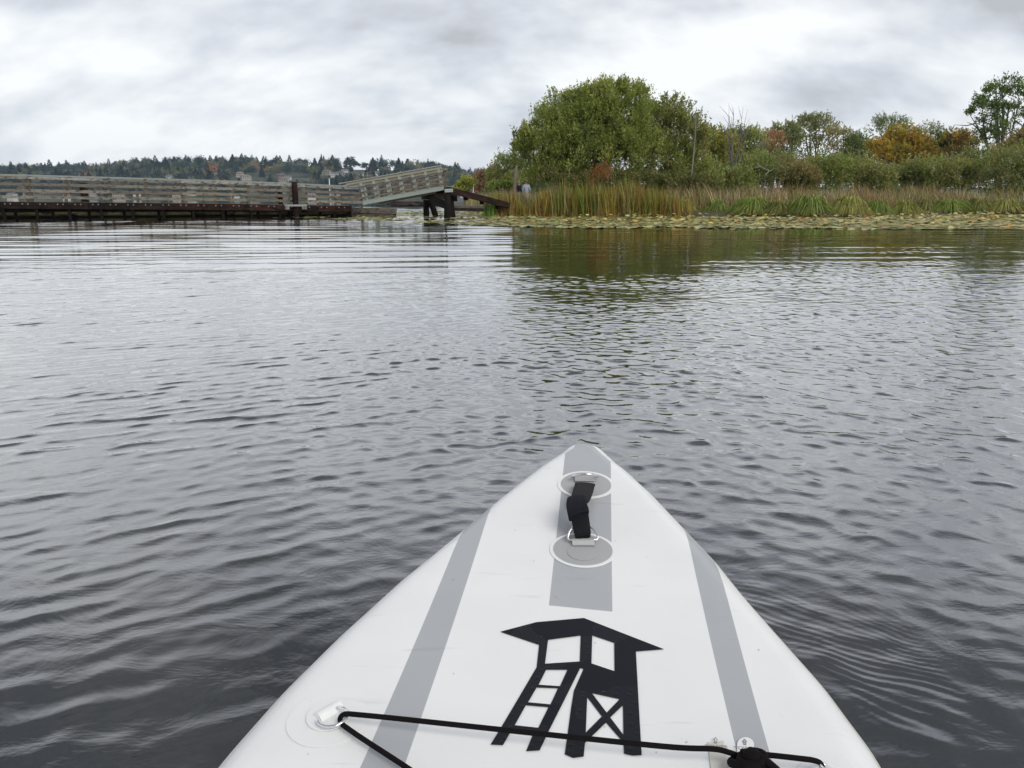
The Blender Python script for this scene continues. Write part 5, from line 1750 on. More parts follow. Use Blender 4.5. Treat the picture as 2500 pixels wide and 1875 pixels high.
def build_board():
    OUT_L = [(1411, 1088.7), (1405, 1089.6), (1399, 1091.8), (1393, 1096), (1383, 1101.6), (1364, 1115), (1345, 1128), (1300, 1161), (1262, 1193), (1187, 1257), (1085, 1345), (961, 1447), (814, 1582), (678, 1718), (610, 1795), (540, 1875)]
    OUT_R = [(1442, 1088.9), (1449, 1090.2), (1455, 1092.9), (1462, 1097.5), (1472, 1103), (1491, 1119.6), (1519, 1149), (1560, 1187), (1605, 1232), (1684, 1317), (1763, 1401), (1837, 1494), (1944, 1616), (2034, 1718), (2091, 1797), (2150, 1875)]
    sh_ = lambda y: y + 12 * min(1, max(0, (1235 - y) / 130))      # the visible edge at the nose is the far side of the rounded rail
    tip = D(1426, sh_(1088), -0.03)
    Lw = [D(x, sh_(y), -0.045) for x, y in OUT_L]
    Rw = [D(x, sh_(y), -0.045) for x, y in OUT_R]
    axis = np.array([tip[0], tip[1]]) - (np.array(Lw[-1][:2]) + np.array(Rw[-1][:2])) / 2
    axis /= np.linalg.norm(axis)
    rgt = np.array([axis[1], -axis[0]])
    T = np.array(tip[:2])
    o = empty('paddleboard', (0.0, 0.6, 0))
    tag(o, 'white inflatable paddleboard with grey stripes, its nose pointing away in the foreground', 'paddleboard')
    O = np.array([0.0, 0.6, 0.0])
    # half widths along the axis, s metres behind the tip
    sl = [-(np.array(p[:2]) - T) @ axis for p in Lw]; wl = [-(np.array(p[:2]) - T) @ rgt for p in Lw]
    sr = [-(np.array(p[:2]) - T) @ axis for p in Rw]; wr = [(np.array(p[:2]) - T) @ rgt for p in Rw]
    sL = [0] + sl + [sl[-1] + 0.35, sl[-1] + 1.2, 2.6, 3.0, 3.12]; wL = [0] + wl + [max(wl[-1] + 0.03, 0.39), 0.40, 0.33, 0.2, 0.0]
    sR = [0] + sr + [sr[-1] + 0.35, sr[-1] + 1.2, 2.6, 3.0, 3.12]; wR = [0] + wr + [max(wr[-1] + 0.03, 0.39), 0.40, 0.33, 0.2, 0.0]
    st = np.unique(np.concatenate([0.12 * np.linspace(0, 1, 40) ** 2, np.linspace(0.12, 1.3, 95), np.linspace(1.3, 2.95, 28), 3.12 - 0.17 * np.linspace(0, 1, 12) ** 2]))
    lw = np.interp(st, sL, wL); rw = np.interp(st, sR, wR)
    for arr in (lw, rw):
        for _ in range(1):
            arr[2:-2] = (arr[:-4] + arr[1:-3] * 2 + arr[2:-2] * 3 + arr[3:-1] * 2 + arr[4:]) / 9
    nrail = 12
    V = []
    rows = []
    for s, a, b in zip(st, lw, rw):
        c = T - axis * s
        end = min(1.0, (s + 0.004) / 0.04); endt = min(1.0, (3.12 - s) / 0.075)
        th = 0.065 * math.sqrt(max(0, 1 - (1 - end) ** 2)) * math.sqrt(max(0, 1 - (1 - endt) ** 2)) + 0.0005
        zc_ = None
        row = []
        ring = []
        rl, rr_ = min(0.062, a * 0.9), min(0.062, b * 0.9)
        # left rail from the bottom up, deck across, right rail down
        prof = []
        for k in range(nrail + 1):
            t = -math.pi / 2 + math.pi * k / nrail
            prof.append((-(a - rl) - rl * math.cos(t), math.sin(t) * th))
        for k in range(1, 18):
            f = k / 18
            prof.append((-(a - rl) + (a - rl + b - rr_) * f, th))
        for k in range(nrail + 1):
            t = math.pi / 2 - math.pi * k / nrail
            prof.append(((b - rr_) + rr_ * math.cos(t), math.sin(t) * th))
        for (u, dz) in prof:
            p = c + rgt * u
            zz = zdeck(p[1]) - 0.065 + dz
            row.append(len(V)); V.append((p[0] - O[0], p[1] - O[1], zz))
        rows.append(row)
    bm = bmesh.new()
    bv = [bm.verts.new(v) for v in V]
    n = len(rows[0])
    for r0, r1 in zip(rows[:-1], rows[1:]):
        for k in range(n):
            q = [bv[r0[k]], bv[r0[(k + 1) % n]], bv[r1[(k + 1) % n]], bv[r1[k]]]
            try: bm.faces.new(q)
            except Exception: pass
    bmesh.ops.remove_doubles(bm, verts=bm.verts, dist=0.0004)
    bmesh.ops.recalc_face_normals(bm, faces=bm.faces)
    # printed stripes: cut the skin along their edges
    def lc(px, py):
        p = D(px, py) - O
        return Vector((p[0], p[1]))
    stripes = [
        [(1380, 1080), (1360, 1290), (1340, 1478.6), (1495, 1494), (1493, 1300), (1491, 1080)],
        [(1180, 1270), (1100, 1440), (1040, 1560), (960, 1720), (880, 1875), (993, 1875), (1060, 1700), (1118, 1500), (1150, 1390), (1182, 1255)],
        [(1680, 1305), (1712, 1440), (1745, 1600), (1770, 1720), (1808, 1875), (1905, 1875), (1850, 1710), (1806, 1560), (1765, 1430), (1750, 1375), (1690, 1300)],
    ]
    # straight long edges, taken from the photograph
    lines = [((1380, 1101), (1340, 1478.6)), ((1491, 1118), (1495, 1494)), ((1340, 1478.6), (1495, 1494)),
             ((1117, 1330), (870, 1900)), ((1186, 1257), (985, 1900)),
             ((1676, 1308), (1808, 1875)), ((1763, 1405), (1888, 1875))]
    polys = []
    def ext(p, q, k0, k1):
        a, b = lc(*p), lc(*q); d = b - a
        return a - d * k0, b + d * k1
    c0, c1 = ext(*lines[0], 0.15, 0); c2, c3 = ext(*lines[1], 0.15, 0)
    polys.append([c0, c1, c3, c2])
    l0, l1 = ext((1068, 1440), (904, 1820), 1.5, 1.6); l2, l3 = ext((1140, 1420), (1005, 1820), 1.5, 1.6)
    polys.append([l0, l1, l3, l2])
    r0, r1 = ext((1720, 1500), (1790, 1800), 2.2, 1.6); r2, r3 = ext((1786, 1500), (1868, 1800), 2.2, 1.6)
    polys.append([r0, r1, r3, r2])
    cuts = [(polys[0][0], polys[0][1]), (polys[0][3], polys[0][2]), (polys[0][1], polys[0][2]), (l0, l1), (l2, l3), (r0, r1), (r2, r3)]
    for a, b in cuts:
        d = b - a
        nrm = Vector((d.y, -d.x, 0)).normalized()
        bmesh.ops.bisect_plane(bm, geom=list(bm.verts) + list(bm.edges) + list(bm.faces), plane_co=Vector((a.x, a.y, 0)), plane_no=nrm, dist=1e-5)

    def inside(p, poly):
        c = False
        for i in range(len(poly)):
            a, b = poly[i], poly[i - 1]
            if (a.y > p.y) != (b.y > p.y) and p.x < (b.x - a.x) * (p.y - a.y) / (b.y - a.y) + a.x: c = not c
        return c
    for f in bm.faces:
        f.smooth = True
        c = f.calc_center_median()
        top = f.normal.z > 0.02
        f.material_index = 0
        if top:
            s_ = -(Vector((c.x + O[0], c.y + O[1])) - Vector(T)).dot(Vector(axis))
            if (s_ > 0.12 or f.normal.z > 0.93) and any(inside(Vector((c.x, c.y)), P) for P in polys): f.material_index = 1
    me = bpy.data.meshes.new('hull'); bm.to_mesh(me); bm.free()

    def pvc(name, col, rough=0.33):
        m, nt, N, L, b = new_mat(name)
        tc = N.new('ShaderNodeTexCoord')
        n1 = N.new('ShaderNodeTexNoise'); n1.inputs['Scale'].default_value = 7; n1.inputs['Detail'].default_value = 5
        L.new(tc.outputs['Object'], n1.inputs['Vector'])
        r = N.new('ShaderNodeValToRGB'); L.new(n1.outputs['Fac'], r.inputs[0])
        r.color_ramp.elements[0].position = 0.3; r.color_ramp.elements[0].color = (*[c * 0.955 for c in col], 1)
        r.color_ramp.elements[1].position = 0.6; r.color_ramp.elements[1].color = (*col, 1)
        # specks of dirt and short scuffs
        n2 = N.new('ShaderNodeTexNoise'); n2.inputs['Scale'].default_value = 46; n2.inputs['Detail'].default_value = 3
        L.new(tc.outputs['Object'], n2.inputs['Vector'])
        r2 = N.new('ShaderNodeMapRange'); r2.inputs[1].default_value = 0.725; r2.inputs[2].default_value = 0.76; r2.inputs[3].default_value = 0; r2.inputs[4].default_value = 0.6
        L.new(n2.outputs['Fac'], r2.inputs[0])
        mp = N.new('ShaderNodeMapping'); mp.inputs['Scale'].default_value = (3, 26, 1); mp.inputs['Rotation'].default_value = (0, 0, 0.35)
        L.new(tc.outputs['Object'], mp.inputs[0])
        n4 = N.new('ShaderNodeTexNoise'); n4.inputs['Scale'].default_value = 2.4; n4.inputs['Detail'].default_value = 4
        L.new(mp.outputs[0], n4.inputs['Vector'])
        r4 = N.new('ShaderNodeMapRange'); r4.inputs[1].default_value = 0.66; r4.inputs[2].default_value = 0.74; r4.inputs[3].default_value = 0; r4.inputs[4].default_value = 0.16
        L.new(n4.outputs['Fac'], r4.inputs[0])
        ad = N.new('ShaderNodeMath'); ad.operation = 'MAXIMUM'; L.new(r2.outputs[0], ad.inputs[0]); L.new(r4.outputs[0], ad.inputs[1])
        mx = N.new('ShaderNodeMix'); mx.data_type = 'RGBA'; L.new(ad.outputs[0], mx.inputs[0]); L.new(r.outputs[0], mx.inputs[6]); mx.inputs[7].default_value = (0.25, 0.22, 0.18, 1)
        L.new(mx.outputs[2], b.inputs['Base Color'])
        n3 = N.new('ShaderNodeTexNoise'); n3.inputs['Scale'].default_value = 5; n3.inputs['Detail'].default_value = 2
        L.new(tc.outputs['Object'], n3.inputs['Vector'])
        bp = N.new('ShaderNodeBump'); bp.inputs['Strength'].default_value = 0.22; bp.inputs['Distance'].default_value = 0.006
        L.new(n3.outputs['Fac'], bp.inputs['Height']); L.new(bp.outputs[0], b.inputs['Normal'])
        b.inputs['Roughness'].default_value = rough
        return m
    MW = pvc('white_pvc', (0.84, 0.845, 0.83)); MG = pvc('grey_print', (0.42, 0.435, 0.45)); MP = pvc('grey_patch', (0.40, 0.405, 0.40), 0.42)
    MY = pvc('aged_white_pvc', (0.63, 0.62, 0.55), 0.4)
    me.materials.append(MW); me.materials.append(MG)
    hull = link('hull', me, None, o)

    from mathutils.bvhtree import BVHTree
    hbm = bmesh.new(); hbm.from_mesh(me); bvh = BVHTree.FromBMesh(hbm)

    def conform(tris_v, tris, name, mat, lift, parent=o, thick=0.0):
        """flat figure laid on the deck; sliced so that it follows the rocker"""
        bm = bmesh.new()
        vv = [bm.verts.new((p[0], p[1], 0)) for p in tris_v]
        for t in tris:
            try: bm.faces.new([vv[i] for i in t])
            except Exception: pass
        ys = [p[1] for p in tris_v]
        y = min(ys)
        while y < max(ys):
            y += 0.012
            bmesh.ops.bisect_plane(bm, geom=list(bm.verts) + list(bm.edges) + list(bm.faces), plane_co=Vector((0, y, 0)), plane_no=Vector((0, 1, 0)))
        if 'patch' in name or 'disc' in name:
            x = min(p[0] for p in tris_v)
            while x < max(p[0] for p in tris_v):
                x += 0.012
                bmesh.ops.bisect_plane(bm, geom=list(bm.verts) + list(bm.edges) + list(bm.faces), plane_co=Vector((x, 0, 0)), plane_no=Vector((1, 0, 0)))
        for v in bm.verts:
            hit = bvh.ray_cast(Vector((v.co.x, v.co.y, 1.0)), Vector((0, 0, -1)))
            v.co.z = (hit[0].z if hit[0] is not None else zdeck(v.co.y + O[1])) + lift
        bmesh.ops.recalc_face_normals(bm, faces=bm.faces)
        for f in bm.faces:
            f.smooth = not thick
            if f.normal.z < 0: f.normal_flip()
        if thick:
            ex = bmesh.ops.extrude_face_region(bm, geom=list(bm.faces))
            for g_ in ex['geom']:
                if isinstance(g_, bmesh.types.BMVert): g_.co.z += thick
            bmesh.ops.recalc_face_normals(bm, faces=bm.faces)
        me = bpy.data.meshes.new(name); bm.to_mesh(me); bm.free()
        return link(name, me, mat, parent)

    # tower emblem
    Z = lambda x, y: D(1100 + x * 0.27125, 1460 + y * 0.27125) - O
    outer = [(447, 312), (770, 226), (1200, 188), (1922, 470), (1668, 490), (1690, 900), (1720, 1425), (1640, 1430), (1562, 1412), (1556, 1310), (1400, 1130), (1210, 1315), (1198, 1438), (1105, 1450), (1028, 1418), (1055, 1225), (1085, 1000), (1110, 845),
             (1197, 648), (1168, 638), (885, 1205), (802, 1382), (680, 1390), (748, 1222), (548, 1202), (472, 1335), (360, 1330), (470, 1150), (775, 632), (797, 430)]
    holes = [[(878, 385), (1172, 346), (1163, 580), (850, 600)], [(1275, 345), (1473, 412), (1476, 668), (1268, 598)],
             [(860, 655), (1052, 655), (985, 803), (793, 790)], [(775, 815), (967, 822), (900, 967), (698, 948)], [(678, 975), (882, 992), (790, 1178), (578, 1155)],
             [(1272, 865), (1522, 920), (1405, 1042)], [(1230, 900), (1362, 1075), (1217, 1222)], [(1552, 975), (1556, 1242), (1437, 1085)]]
    loops = [[Vector((*Z(*p)[:2], 0)) for p in lp] for lp in [outer] + holes]
    tris = tessellate_polygon(loops)
    flat = [v for lp in loops for v in lp]
    m, nt, N, L, b = new_mat('black_print')
    b.inputs['Base Color'].default_value = (0.008, 0.009, 0.013, 1)
    tc = N.new('ShaderNodeTexCoord'); n1 = N.new('ShaderNodeTexNoise'); n1.inputs['Scale'].default_value = 13; n1.inputs['Detail'].default_value = 1.5
    L.new(tc.outputs['Object'], n1.inputs['Vector'])
    r = N.new('ShaderNodeMapRange'); r.inputs[1].default_value = 0.47; r.inputs[2].default_value = 0.49; r.inputs[3].default_value = 0.10; r.inputs[4].default_value = 0.5
    L.new(n1.outputs['Fac'], r.inputs[0]); L.new(r.outputs[0], b.inputs['Roughness'])
    b.inputs['Specular IOR Level'].default_value = 0.22
    vo = N.new('ShaderNodeTexVoronoi'); vo.inputs['Scale'].default_value = 90; L.new(tc.outputs['Object'], vo.inputs['Vector'])
    r3 = N.new('ShaderNodeMapRange'); r3.inputs[1].default_value = 0.0; r3.inputs[2].default_value = 0.35; r3.inputs[3].default_value = 1; r3.inputs[4].default_value = 0
    L.new(vo.outputs['Distance'], r3.inputs[0])
    mask = N.new('ShaderNodeMath'); mask.operation = 'MULTIPLY'; L.new(r3.outputs[0], mask.inputs[0]); L.new(r.outputs[0], mask.inputs[1])
    bp = N.new('ShaderNodeBump'); bp.inputs['Strength'].default_value = 0.5; bp.inputs['Distance'].default_value = 0.002
    L.new(mask.outputs[0], bp.inputs['Height']); L.new(bp.outputs[0], b.inputs['Normal'])
    conform(flat, tris, 'tower_emblem', m, 0.0012)

    # round fabric patches
    def disc(cx, cy, rpx, name, mat, lift, thick, parent=o, n=48, rin=0.0, edge=0.0):
        c = D(cx, cy)
        e = D(cx + rpx, cy)
        rad = abs(e[0] - c[0])
        ts = np.linspace(0, 2 * math.pi, n, endpoint=False)
        ov = [Vector((c[0] - O[0] + rad * math.cos(t), c[1] - O[1] + rad * math.sin(t), 0)) for t in ts]
        lp = [ov]
        if rin:
            lp.append([Vector((c[0] - O[0] + rin * rad * math.cos(t), c[1] - O[1] + rin * rad * math.sin(t), 0)) for t in ts])
        tr = tessellate_polygon(lp)
        return conform([v for l_ in lp for v in l_], tr, name, mat, lift, parent, thick), c, rad
    steel = simple_mat('polished_steel', (0.72, 0.72, 0.72), 0.16, Metallic=1.0)

    def dring(c, rad, ang, parent, name='d_ring', w=0.019, h=0.024, lift=0.012, tilt=0.5):
        """D ring: straight bar inside the loop, bow pointing along ang and tipped upward"""
        d = Vector((math.cos(ang), math.sin(ang), 0)); s = Vector((-d.y, d.x, 0))
        upd = (d * math.cos(tilt) + Vector((0, 0, 1)) * math.sin(tilt))
        c = Vector(c)
        pts = [c - s * w, c + s * w] + [c + s * w * math.cos(t) * 1.12 + upd * h * math.sin(t) for t in np.linspace(0.12, math.pi - 0.12, 14)]
        mb = MB(); mb.tube(pts, 0.0021, 8, (1, 1, 1), closed=True); return mb.build(name, steel, parent, smooth=True)

    def keeper(c, ang, parent, mat, w=0.016, name='webbing_loop'):
        """fabric tunnel that holds the D ring's bar"""
        d = Vector((math.cos(ang), math.sin(ang), 0)); s = Vector((-d.y, d.x, 0)); c = Vector(c)
        vs = []; fs = []; m_ = 11
        for i, t in enumerate(np.linspace(-0.35, math.pi + 0.35, m_)):
            p = d * math.cos(t) * (0.0075 + 0.010 * max(0, abs(t - math.pi / 2) - 1.35)) * (1 if True else 0) + Vector((0, 0, 1)) * (max(0.0, math.sin(t)) * 0.0068 + 0.0003)
            for q in (-1, 1): vs.append(c + p + s * w * q + Vector((0, 0, -0.0008)))
        for i in range(m_ - 1): fs.append((2 * i, 2 * i + 1, 2 * i + 3, 2 * i + 2))
        fs.append(tuple(range(0, 2 * m_, 2))); fs.append(tuple(reversed(range(1, 2 * m_, 2))))
        mb = MB(); mb.add(vs, fs, (1, 1, 1)); return mb.build(name, mat, parent, smooth=False)
    upd = math.pi / 2
    for (cx, cy, rp, mat, lab) in ((1430.6, 1184.7, 61, MP, None), (1423, 1344, 72, MP, None)):
        base_, c, rad = disc(cx, cy, rp + 9, 'handle_patch', MW, 0.0006, 0.0008)
        disc(cx, cy, rp, 'grey_disc', mat, 0.0016, 0.0006, parent=base_)
        disc(cx, cy + rp * 0.12, rp * 0.52, 'inner_disc', mat, 0.0024, 0.0008, parent=base_)
        if cy > 1200:
            kc = D(1300 + 445 * 0.2772, 1060 + 975 * 0.2772) - O + (0, 0, 0.005)
            keeper(kc, upd, base_, MP, w=0.0195)
            dring(kc + (0, 0.001, 0.004), 0, upd, base_, w=0.024, h=0.030, tilt=0.75)
        else:
            kc = D(1300 + 460 * 0.2772, 1060 + 414 * 0.2772) - O + (0, 0, 0.005)
            keeper(kc, upd, base_, MP, w=0.021)
            dring(kc + (0, -0.001, 0.004), 0, -upd, base_, w=0.025, h=0.026, tilt=0.6)
    # carry strap: charcoal band, padded sleeve, ribbed webbing
    def blk(name, col, scale, rough=0.85, sheen=0.0):
        m, nt, N, L, b = new_mat(name)
        b.inputs['Base Color'].default_value = (*col, 1); b.inputs['Roughness'].default_value = rough
        b.inputs['Sheen Weight'].default_value = sheen; b.inputs['Specular IOR Level'].default_value = 0.25
        tc = N.new('ShaderNodeTexCoord'); w = N.new('ShaderNodeTexWave'); w.bands_direction = 'Y'; w.inputs['Scale'].default_value = scale; w.inputs['Distortion'].default_value = 0.6
        L.new(tc.outputs['Object'], w.inputs['Vector']); bp = N.new('ShaderNodeBump'); bp.inputs['Strength'].default_value = 0.8; bp.inputs['Distance'].default_value = 0.0015
        L.new(w.outputs['Fac'], bp.inputs['Height']); L.new(bp.outputs[0], b.inputs['Normal'])
        return m
    MBAND = blk('charcoal_webbing', (0.028, 0.027, 0.030), 180); MSL = blk('neoprene', (0.008, 0.010, 0.018), 400, 0.8, 0.0); MRIB = blk('ribbed_webbing', (0.008, 0.009, 0.010), 170)

    def ribbon(name, rows_, mat, parent, thick=0.003, smooth=True):
        """rows_: (left px, right px, y px, height left, height right) in the zoomed crop of the strap"""
        P = []
        for (xl, xr, yl, yr, hl, hr) in rows_:
            P.append((D(1300 + xl * 0.2772, 1060 + yl * 0.2772, hl) - O, D(1300 + xr * 0.2772, 1060 + yr * 0.2772, hr) - O))
        vs = []; fs = []
        m_ = 9
        for (a, b) in P:
            for j in range(m_):
                t = j / (m_ - 1)
                vs.append(a + (b - a) * t + np.array([0, 0, 0.0015 * math.sin(math.pi * t)]))
        k = len(vs)
        vs += [np.array(v) - np.array([0, -0.0004, thick]) for v in vs]
        R_ = len(P)
        for i in range(R_ - 1):
            for j in range(m_ - 1):
                a0 = i * m_ + j
                fs.append((a0, a0 + 1, a0 + m_ + 1, a0 + m_)); fs.append((k + a0, k + a0 + m_, k + a0 + m_ + 1, k + a0 + 1))
            fs.append((i * m_, (i + 1) * m_, k + (i + 1) * m_, k + i * m_)); q_ = i * m_ + m_ - 1; fs.append((q_, k + q_, k + q_ + m_, q_ + m_))
        fs.append(tuple(list(range(m_ - 1, -1, -1)) + list(range(k, k + m_))))
        e = (R_ - 1) * m_; fs.append(tuple(list(range(e, e + m_)) + list(range(k + e + m_ - 1, k + e - 1, -1))))
        mb = MB(); mb.add(vs, fs, (1, 1, 1)); ob = mb.build(name, mat, parent, smooth=smooth)
        sb = ob.modifiers.new('s', 'SUBSURF'); sb.levels = 1; sb.render_levels = 1
        return ob
    strap = ribbon('carry_strap', [(366, 556, 440, 462, .012, .012), (370, 556, 425, 440, .017, .017), (376, 552, 421, 430, .020, .019), (368, 545, 445, 478, .025, .024), (352, 528, 500, 530, .034, .032), (338, 505, 545, 590, .038, .034), (330, 480, 560, 615, .034, .028)], MBAND, o)
    ribbon('sleeve', [(296, 470, 575, 560, .030, .036), (300, 462, 560, 532, .040, .045), (312, 466, 545, 530, .046, .050), (298, 468, 566, 560, .050, .052), (294, 482, 610, 600, .051, .050), (302, 497, 655, 640, .050, .047), (312, 501, 700, 655, .047, .045), (318, 500, 735, 676, .044, .042), (326, 494, 738, 690, .038, .036)], MSL, strap, 0.009)
    ribbon('webbing', [(330, 490, 680, 660, .037, .037), (340, 496, 735, 705, .034, .034), (350, 506, 790, 770, .031, .030), (362, 514, 850, 835, .026, .026), (370, 516, 880, 868, .021, .022), (374, 512, 905, 893, .014, .014), (382, 505, 912, 905, .009, .009)], MRIB, strap, 0.004)

    def smooth_path(pts, n=8):
        P = [np.array(p) for p in pts]; out = []
        for i in range(len(P) - 1):
            p0 = P[max(i - 1, 0)]; p1 = P[i]; p2 = P[i + 1]; p3 = P[min(i + 2, len(P) - 1)]
            for t in np.linspace(0, 1, n, endpoint=False):
                out.append(0.5 * ((2 * p1) + (-p0 + p2) * t + (2 * p0 - 5 * p1 + 4 * p2 - p3) * t * t + (-p0 + 3 * p1 - 3 * p2 + p3) * t ** 3))
        out.append(P[-1]); return out
    # side patches with rings, and the shock cord
    def side_patch(cx, cy, rp, ang, kc_px, ringpx=None):
        base_, c, rad = disc(cx, cy, rp, 'side_patch', MW, 0.0006, 0.0006)
        disc(cx + 3, cy - 5, rp * 0.55, 'inner_disc', MW, 0.0020, 0.0012, parent=base_)
        kc = D(*kc_px) - O + (0, 0, 0.004)
        keeper(kc, ang, base_, MW, w=0.0165)
        if ringpx:
            pts = [D(640 + x * 0.208, 1640 + y * 0.208, h) - O for x, y, h in ringpx]
            mb = MB(); mb.tube(smooth_path(pts, 6), 0.0020, 8); mb.build('d_ring', steel, base_, smooth=True)
        else:
            dring(kc + np.array([0, 0, 0.002]), 0, ang, base_, w=0.021, h=0.027, tilt=0.55)
        return kc
    ax_ = (D(640 + 880 * 0.208, 1640 + 430 * 0.208) - D(640 + 700 * 0.208, 1640 + 540 * 0.208))
    side_patch(800, 1757, 98, math.atan2(ax_[1], ax_[0]) - math.pi / 2, (640 + 785 * 0.208, 1640 + 500 * 0.208),
               [(668, 565, .008), (655, 580, .009), (672, 612, .009), (740, 640, .010), (830, 640, .011), (915, 610, .012), (975, 560, .013), (1003, 500, .014), (990, 452, .013), (945, 424, .012), (905, 416, .010), (886, 424, .009)])
    side_patch(2062, 1925, 112, R(215), (2052, 1905))
    mcord, nt, N, L, b = new_mat('black_shock_cord')
    b.inputs['Base Color'].default_value = (0.006, 0.0045, 0.005, 1); b.inputs['Roughness'].default_value = 0.85; b.inputs['Specular IOR Level'].default_value = 0.15
    tc = N.new('ShaderNodeTexCoord'); n1 = N.new('ShaderNodeTexVoronoi'); n1.inputs['Scale'].default_value = 700
    L.new(tc.outputs['Object'], n1.inputs['Vector']); bp = N.new('ShaderNodeBump'); bp.inputs['Strength'].default_value = 0.5; bp.inputs['Distance'].default_value = 0.0008
    L.new(n1.outputs['Distance'], bp.inputs['Height']); L.new(bp.outputs[0], b.inputs['Normal'])

    S = lambda x, y, h: D(640 + x * 0.208, 1640 + y * 0.208, h) - O
    Q = lambda x, y, h: D(1640 + x * 0.2532, 1640 + y * 0.2532, h) - O
    pts = [S(2000, 1340, .010), S(1690, 1120, .010), S(1200, 800, .010), S(1010, 670, .010), S(935, 610, .009), S(915, 560, .010), S(935, 515, .014), S(985, 495, .016), S(1080, 500, .017), S(1500, 540, .018), S(2200, 615, .020),
           D(1400, 1800, .021) - O, D(1640, 1824, .021) - O, Q(400, 745, .021), Q(560, 780, .019), Q(640, 810, .016)]
    cord = MB(); cord.tube(smooth_path(pts), 0.0031, 12); co = cord.build('shock_cord', mcord, o, smooth=True)
    pts = [Q(640, 800, .016), Q(800, 795, .019), Q(950, 805, .02), Q(1250, 838, .02), Q(1370, 855, .018), Q(1430, 880, .015), Q(1450, 930, .011), Q(1450, 1010, .009), Q(1380, 1080, .009)]
    cord = MB(); cord.tube(smooth_path(pts), 0.0031, 12); cord.build('shock_cord', mcord, o, smooth=True)
    pts = [D(2012, 1905, .010) - O, D(1900, 1960, .012) - O, D(1700, 2050, .012) - O]
    cord = MB(); cord.tube(smooth_path(pts), 0.0031, 12); cord.build('shock_cord', mcord, o, smooth=True)
    # knot: two fat turns and a cut end
    kc = Q(735, 880, .015)
    mb = MB()
    pts = [kc + np.array([0.018 * math.cos(t), 0.013 * math.sin(t), 0.004 * math.sin(2 * t)]) for t in np.linspace(0, 2 * math.pi, 22, endpoint=False)]
    mb.tube(pts, 0.005, 12, closed=True)
    pts = [kc + np.array([0.013 * math.cos(t) + 0.003, 0.010 * math.sin(t) - 0.004, 0.009 + 0.003 * math.cos(t)]) for t in np.linspace(0, 2 * math.pi, 20, endpoint=False)]
    mb.tube(pts, 0.0047, 12, closed=True)
    mb.tube(smooth_path([kc + np.array(v) for v in ((-0.006, 0.006, 0.008), (0.006, -0.002, 0.013), (0.02, -0.016, 0.010), (0.034, -0.03, 0.002))]), 0.0045, 12)
    mb.tube([kc + np.array((0, -0.012, -0.004)), kc + np.array((0.002, -0.004, 0.006))], [0.017, 0.015], 14)
    mb.tube([kc + np.array((0.002, -0.008, 0.004)), kc + np.array((0.004, 0.0, 0.014)), kc + np.array((0.005, 0.003, 0.0175))], [0.012, 0.010, 0.004], 12)
    mb.build('knot', mcord, o, smooth=True)

    # paper white tab printed with the tiny tower mark, and the aged fabric strip
    def tab(cx, top, half, bot, name, mat, thick=0.0008):
        pts = [(cx - half, bot), (cx - half * 0.98, top + half * 1.0)] + [(cx - half * math.cos(t), top + half * 0.95 - half * 0.9 * math.sin(t)) for t in np.linspace(0.15, math.pi - 0.15, 11)] + [(cx + half * 0.98, top + half), (cx + half * 1.05, bot)]
        v = [Vector((*(D(*p) - O)[:2], 0)) for p in pts]
        return conform(v, tessellate_polygon([v]), name, mat, 0.0012, o, thick)
    t1 = tab(1820, 1803, 21, 1900, 'printed_tab', MW)
    v = [Vector((*(D(*p) - O)[:2], 0)) for p in ((1728, 1816), (1766, 1812), (1782, 1915), (1740, 1915))]
    t2 = conform(v, tessellate_polygon([v]), 'fabric_strip', MY, 0.0010, o, 0.0007)
    ink = simple_mat('grey_ink', (0.20, 0.20, 0.21), 0.6)

    def icon(cx, cy, s, parent):
        # little outlined hut above the word
        outer = [(-8, -2), (0, -12), (9, -2), (5, -2), (6, 9), (-3, 8), (-4, -2)]
        inner = [(-3.5, -3.5), (0, -8.5), (5, -3.5), (3, -3.5), (4, 6.5), (-1, 5.5), (-2, -3.5)]
        lp = [[Vector((*(D(cx + x * s, cy + y * s) - O)[:2], 0)) for x, y in p_] for p_ in (outer, inner)]
        conform([v for l_ in lp for v in l_], tessellate_polygon(lp), 'printed_mark', ink, 0.0028, parent)
        cu = bpy.data.curves.new('txt', 'FONT'); cu.body = 'TOWER'; cu.size = 0.0075; cu.align_x = 'CENTER'
        tmp = bpy.data.objects.new('txt', cu); COL.objects.link(tmp)
        dg = bpy.context.evaluated_depsgraph_get(); dg.update()
        mt = bpy.data.meshes.new_from_object(tmp.evaluated_get(dg))
        bpy.data.objects.remove(tmp)
        c = D(cx + 2, cy + 15 * s) - O
        for v_ in mt.vertices:
            x_, y_ = v_.co.x, v_.co.y
            v_.co = (c[0] + x_, c[1] + y_ - 0.004 - x_ * 0.05, 0)
            v_.co.z = zdeck(v_.co.y + O[1]) + 0.0028
        mt.materials.clear(); mt.materials.append(ink)
        link('printed_word', mt, None, parent)
    icon(1817, 1818, 0.75, t1)
    icon(1746, 1814, 0.75, t2)

    # taped seam along each rail, as a fine raised bead
    for sgn, arr in ((-1, lw), (1, rw)):
        pts = []
        for s, a in zip(st, arr):
            if s < 0.03 or s > 3.0: continue
            rl = min(0.062, a * 0.9)
            t = R(38)
            c = T - axis * s + rgt * sgn * ((a - rl) + rl * math.cos(t))
            pts.append(np.array([c[0], c[1], zdeck(c[1]) - 0.065 + 0.065 * math.sin(t) + 0.0]) - O)
        mb = MB(); mb.tube(pts, 0.0014, 6); mb.build('rail_seam', MY, o, smooth=True)


build_board()


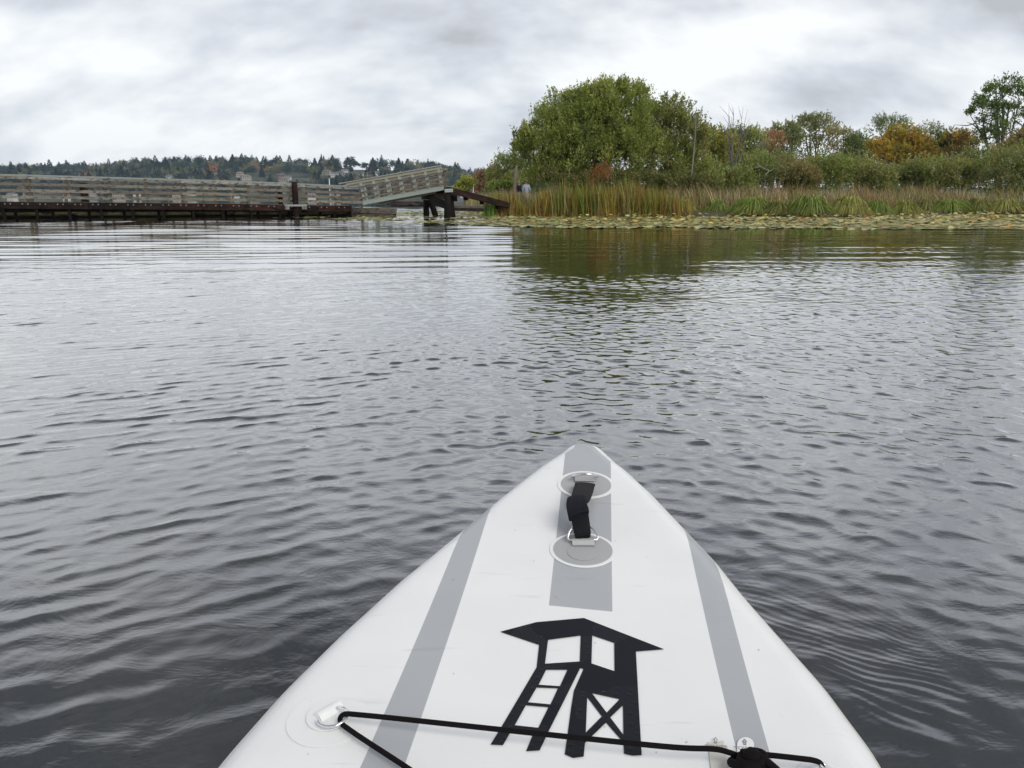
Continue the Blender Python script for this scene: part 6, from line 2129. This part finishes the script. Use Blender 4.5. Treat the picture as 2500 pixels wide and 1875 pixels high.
# ------------------------------------------------------------------ haze
def build_haze():
    mb = MB(); mb.box(-1650, 1650, -1650, 1650, -5, 96)
    m = bpy.data.materials.new('haze'); m.use_nodes = True
    nt = m.node_tree; nt.nodes.clear()
    out = nt.nodes.new('ShaderNodeOutputMaterial'); v = nt.nodes.new('ShaderNodeVolumePrincipled')
    v.inputs['Color'].default_value = (0.62, 0.82, 1.0, 1)
    v.inputs['Density'].default_value = 0.00013
    v.inputs['Anisotropy'].default_value = 0.0
    nt.links.new(v.outputs[0], out.inputs['Volume'])
    o = mb.build('haze', m)
    tag(o, 'thin bluish haze over the lake', None, kind='stuff')


build_haze()
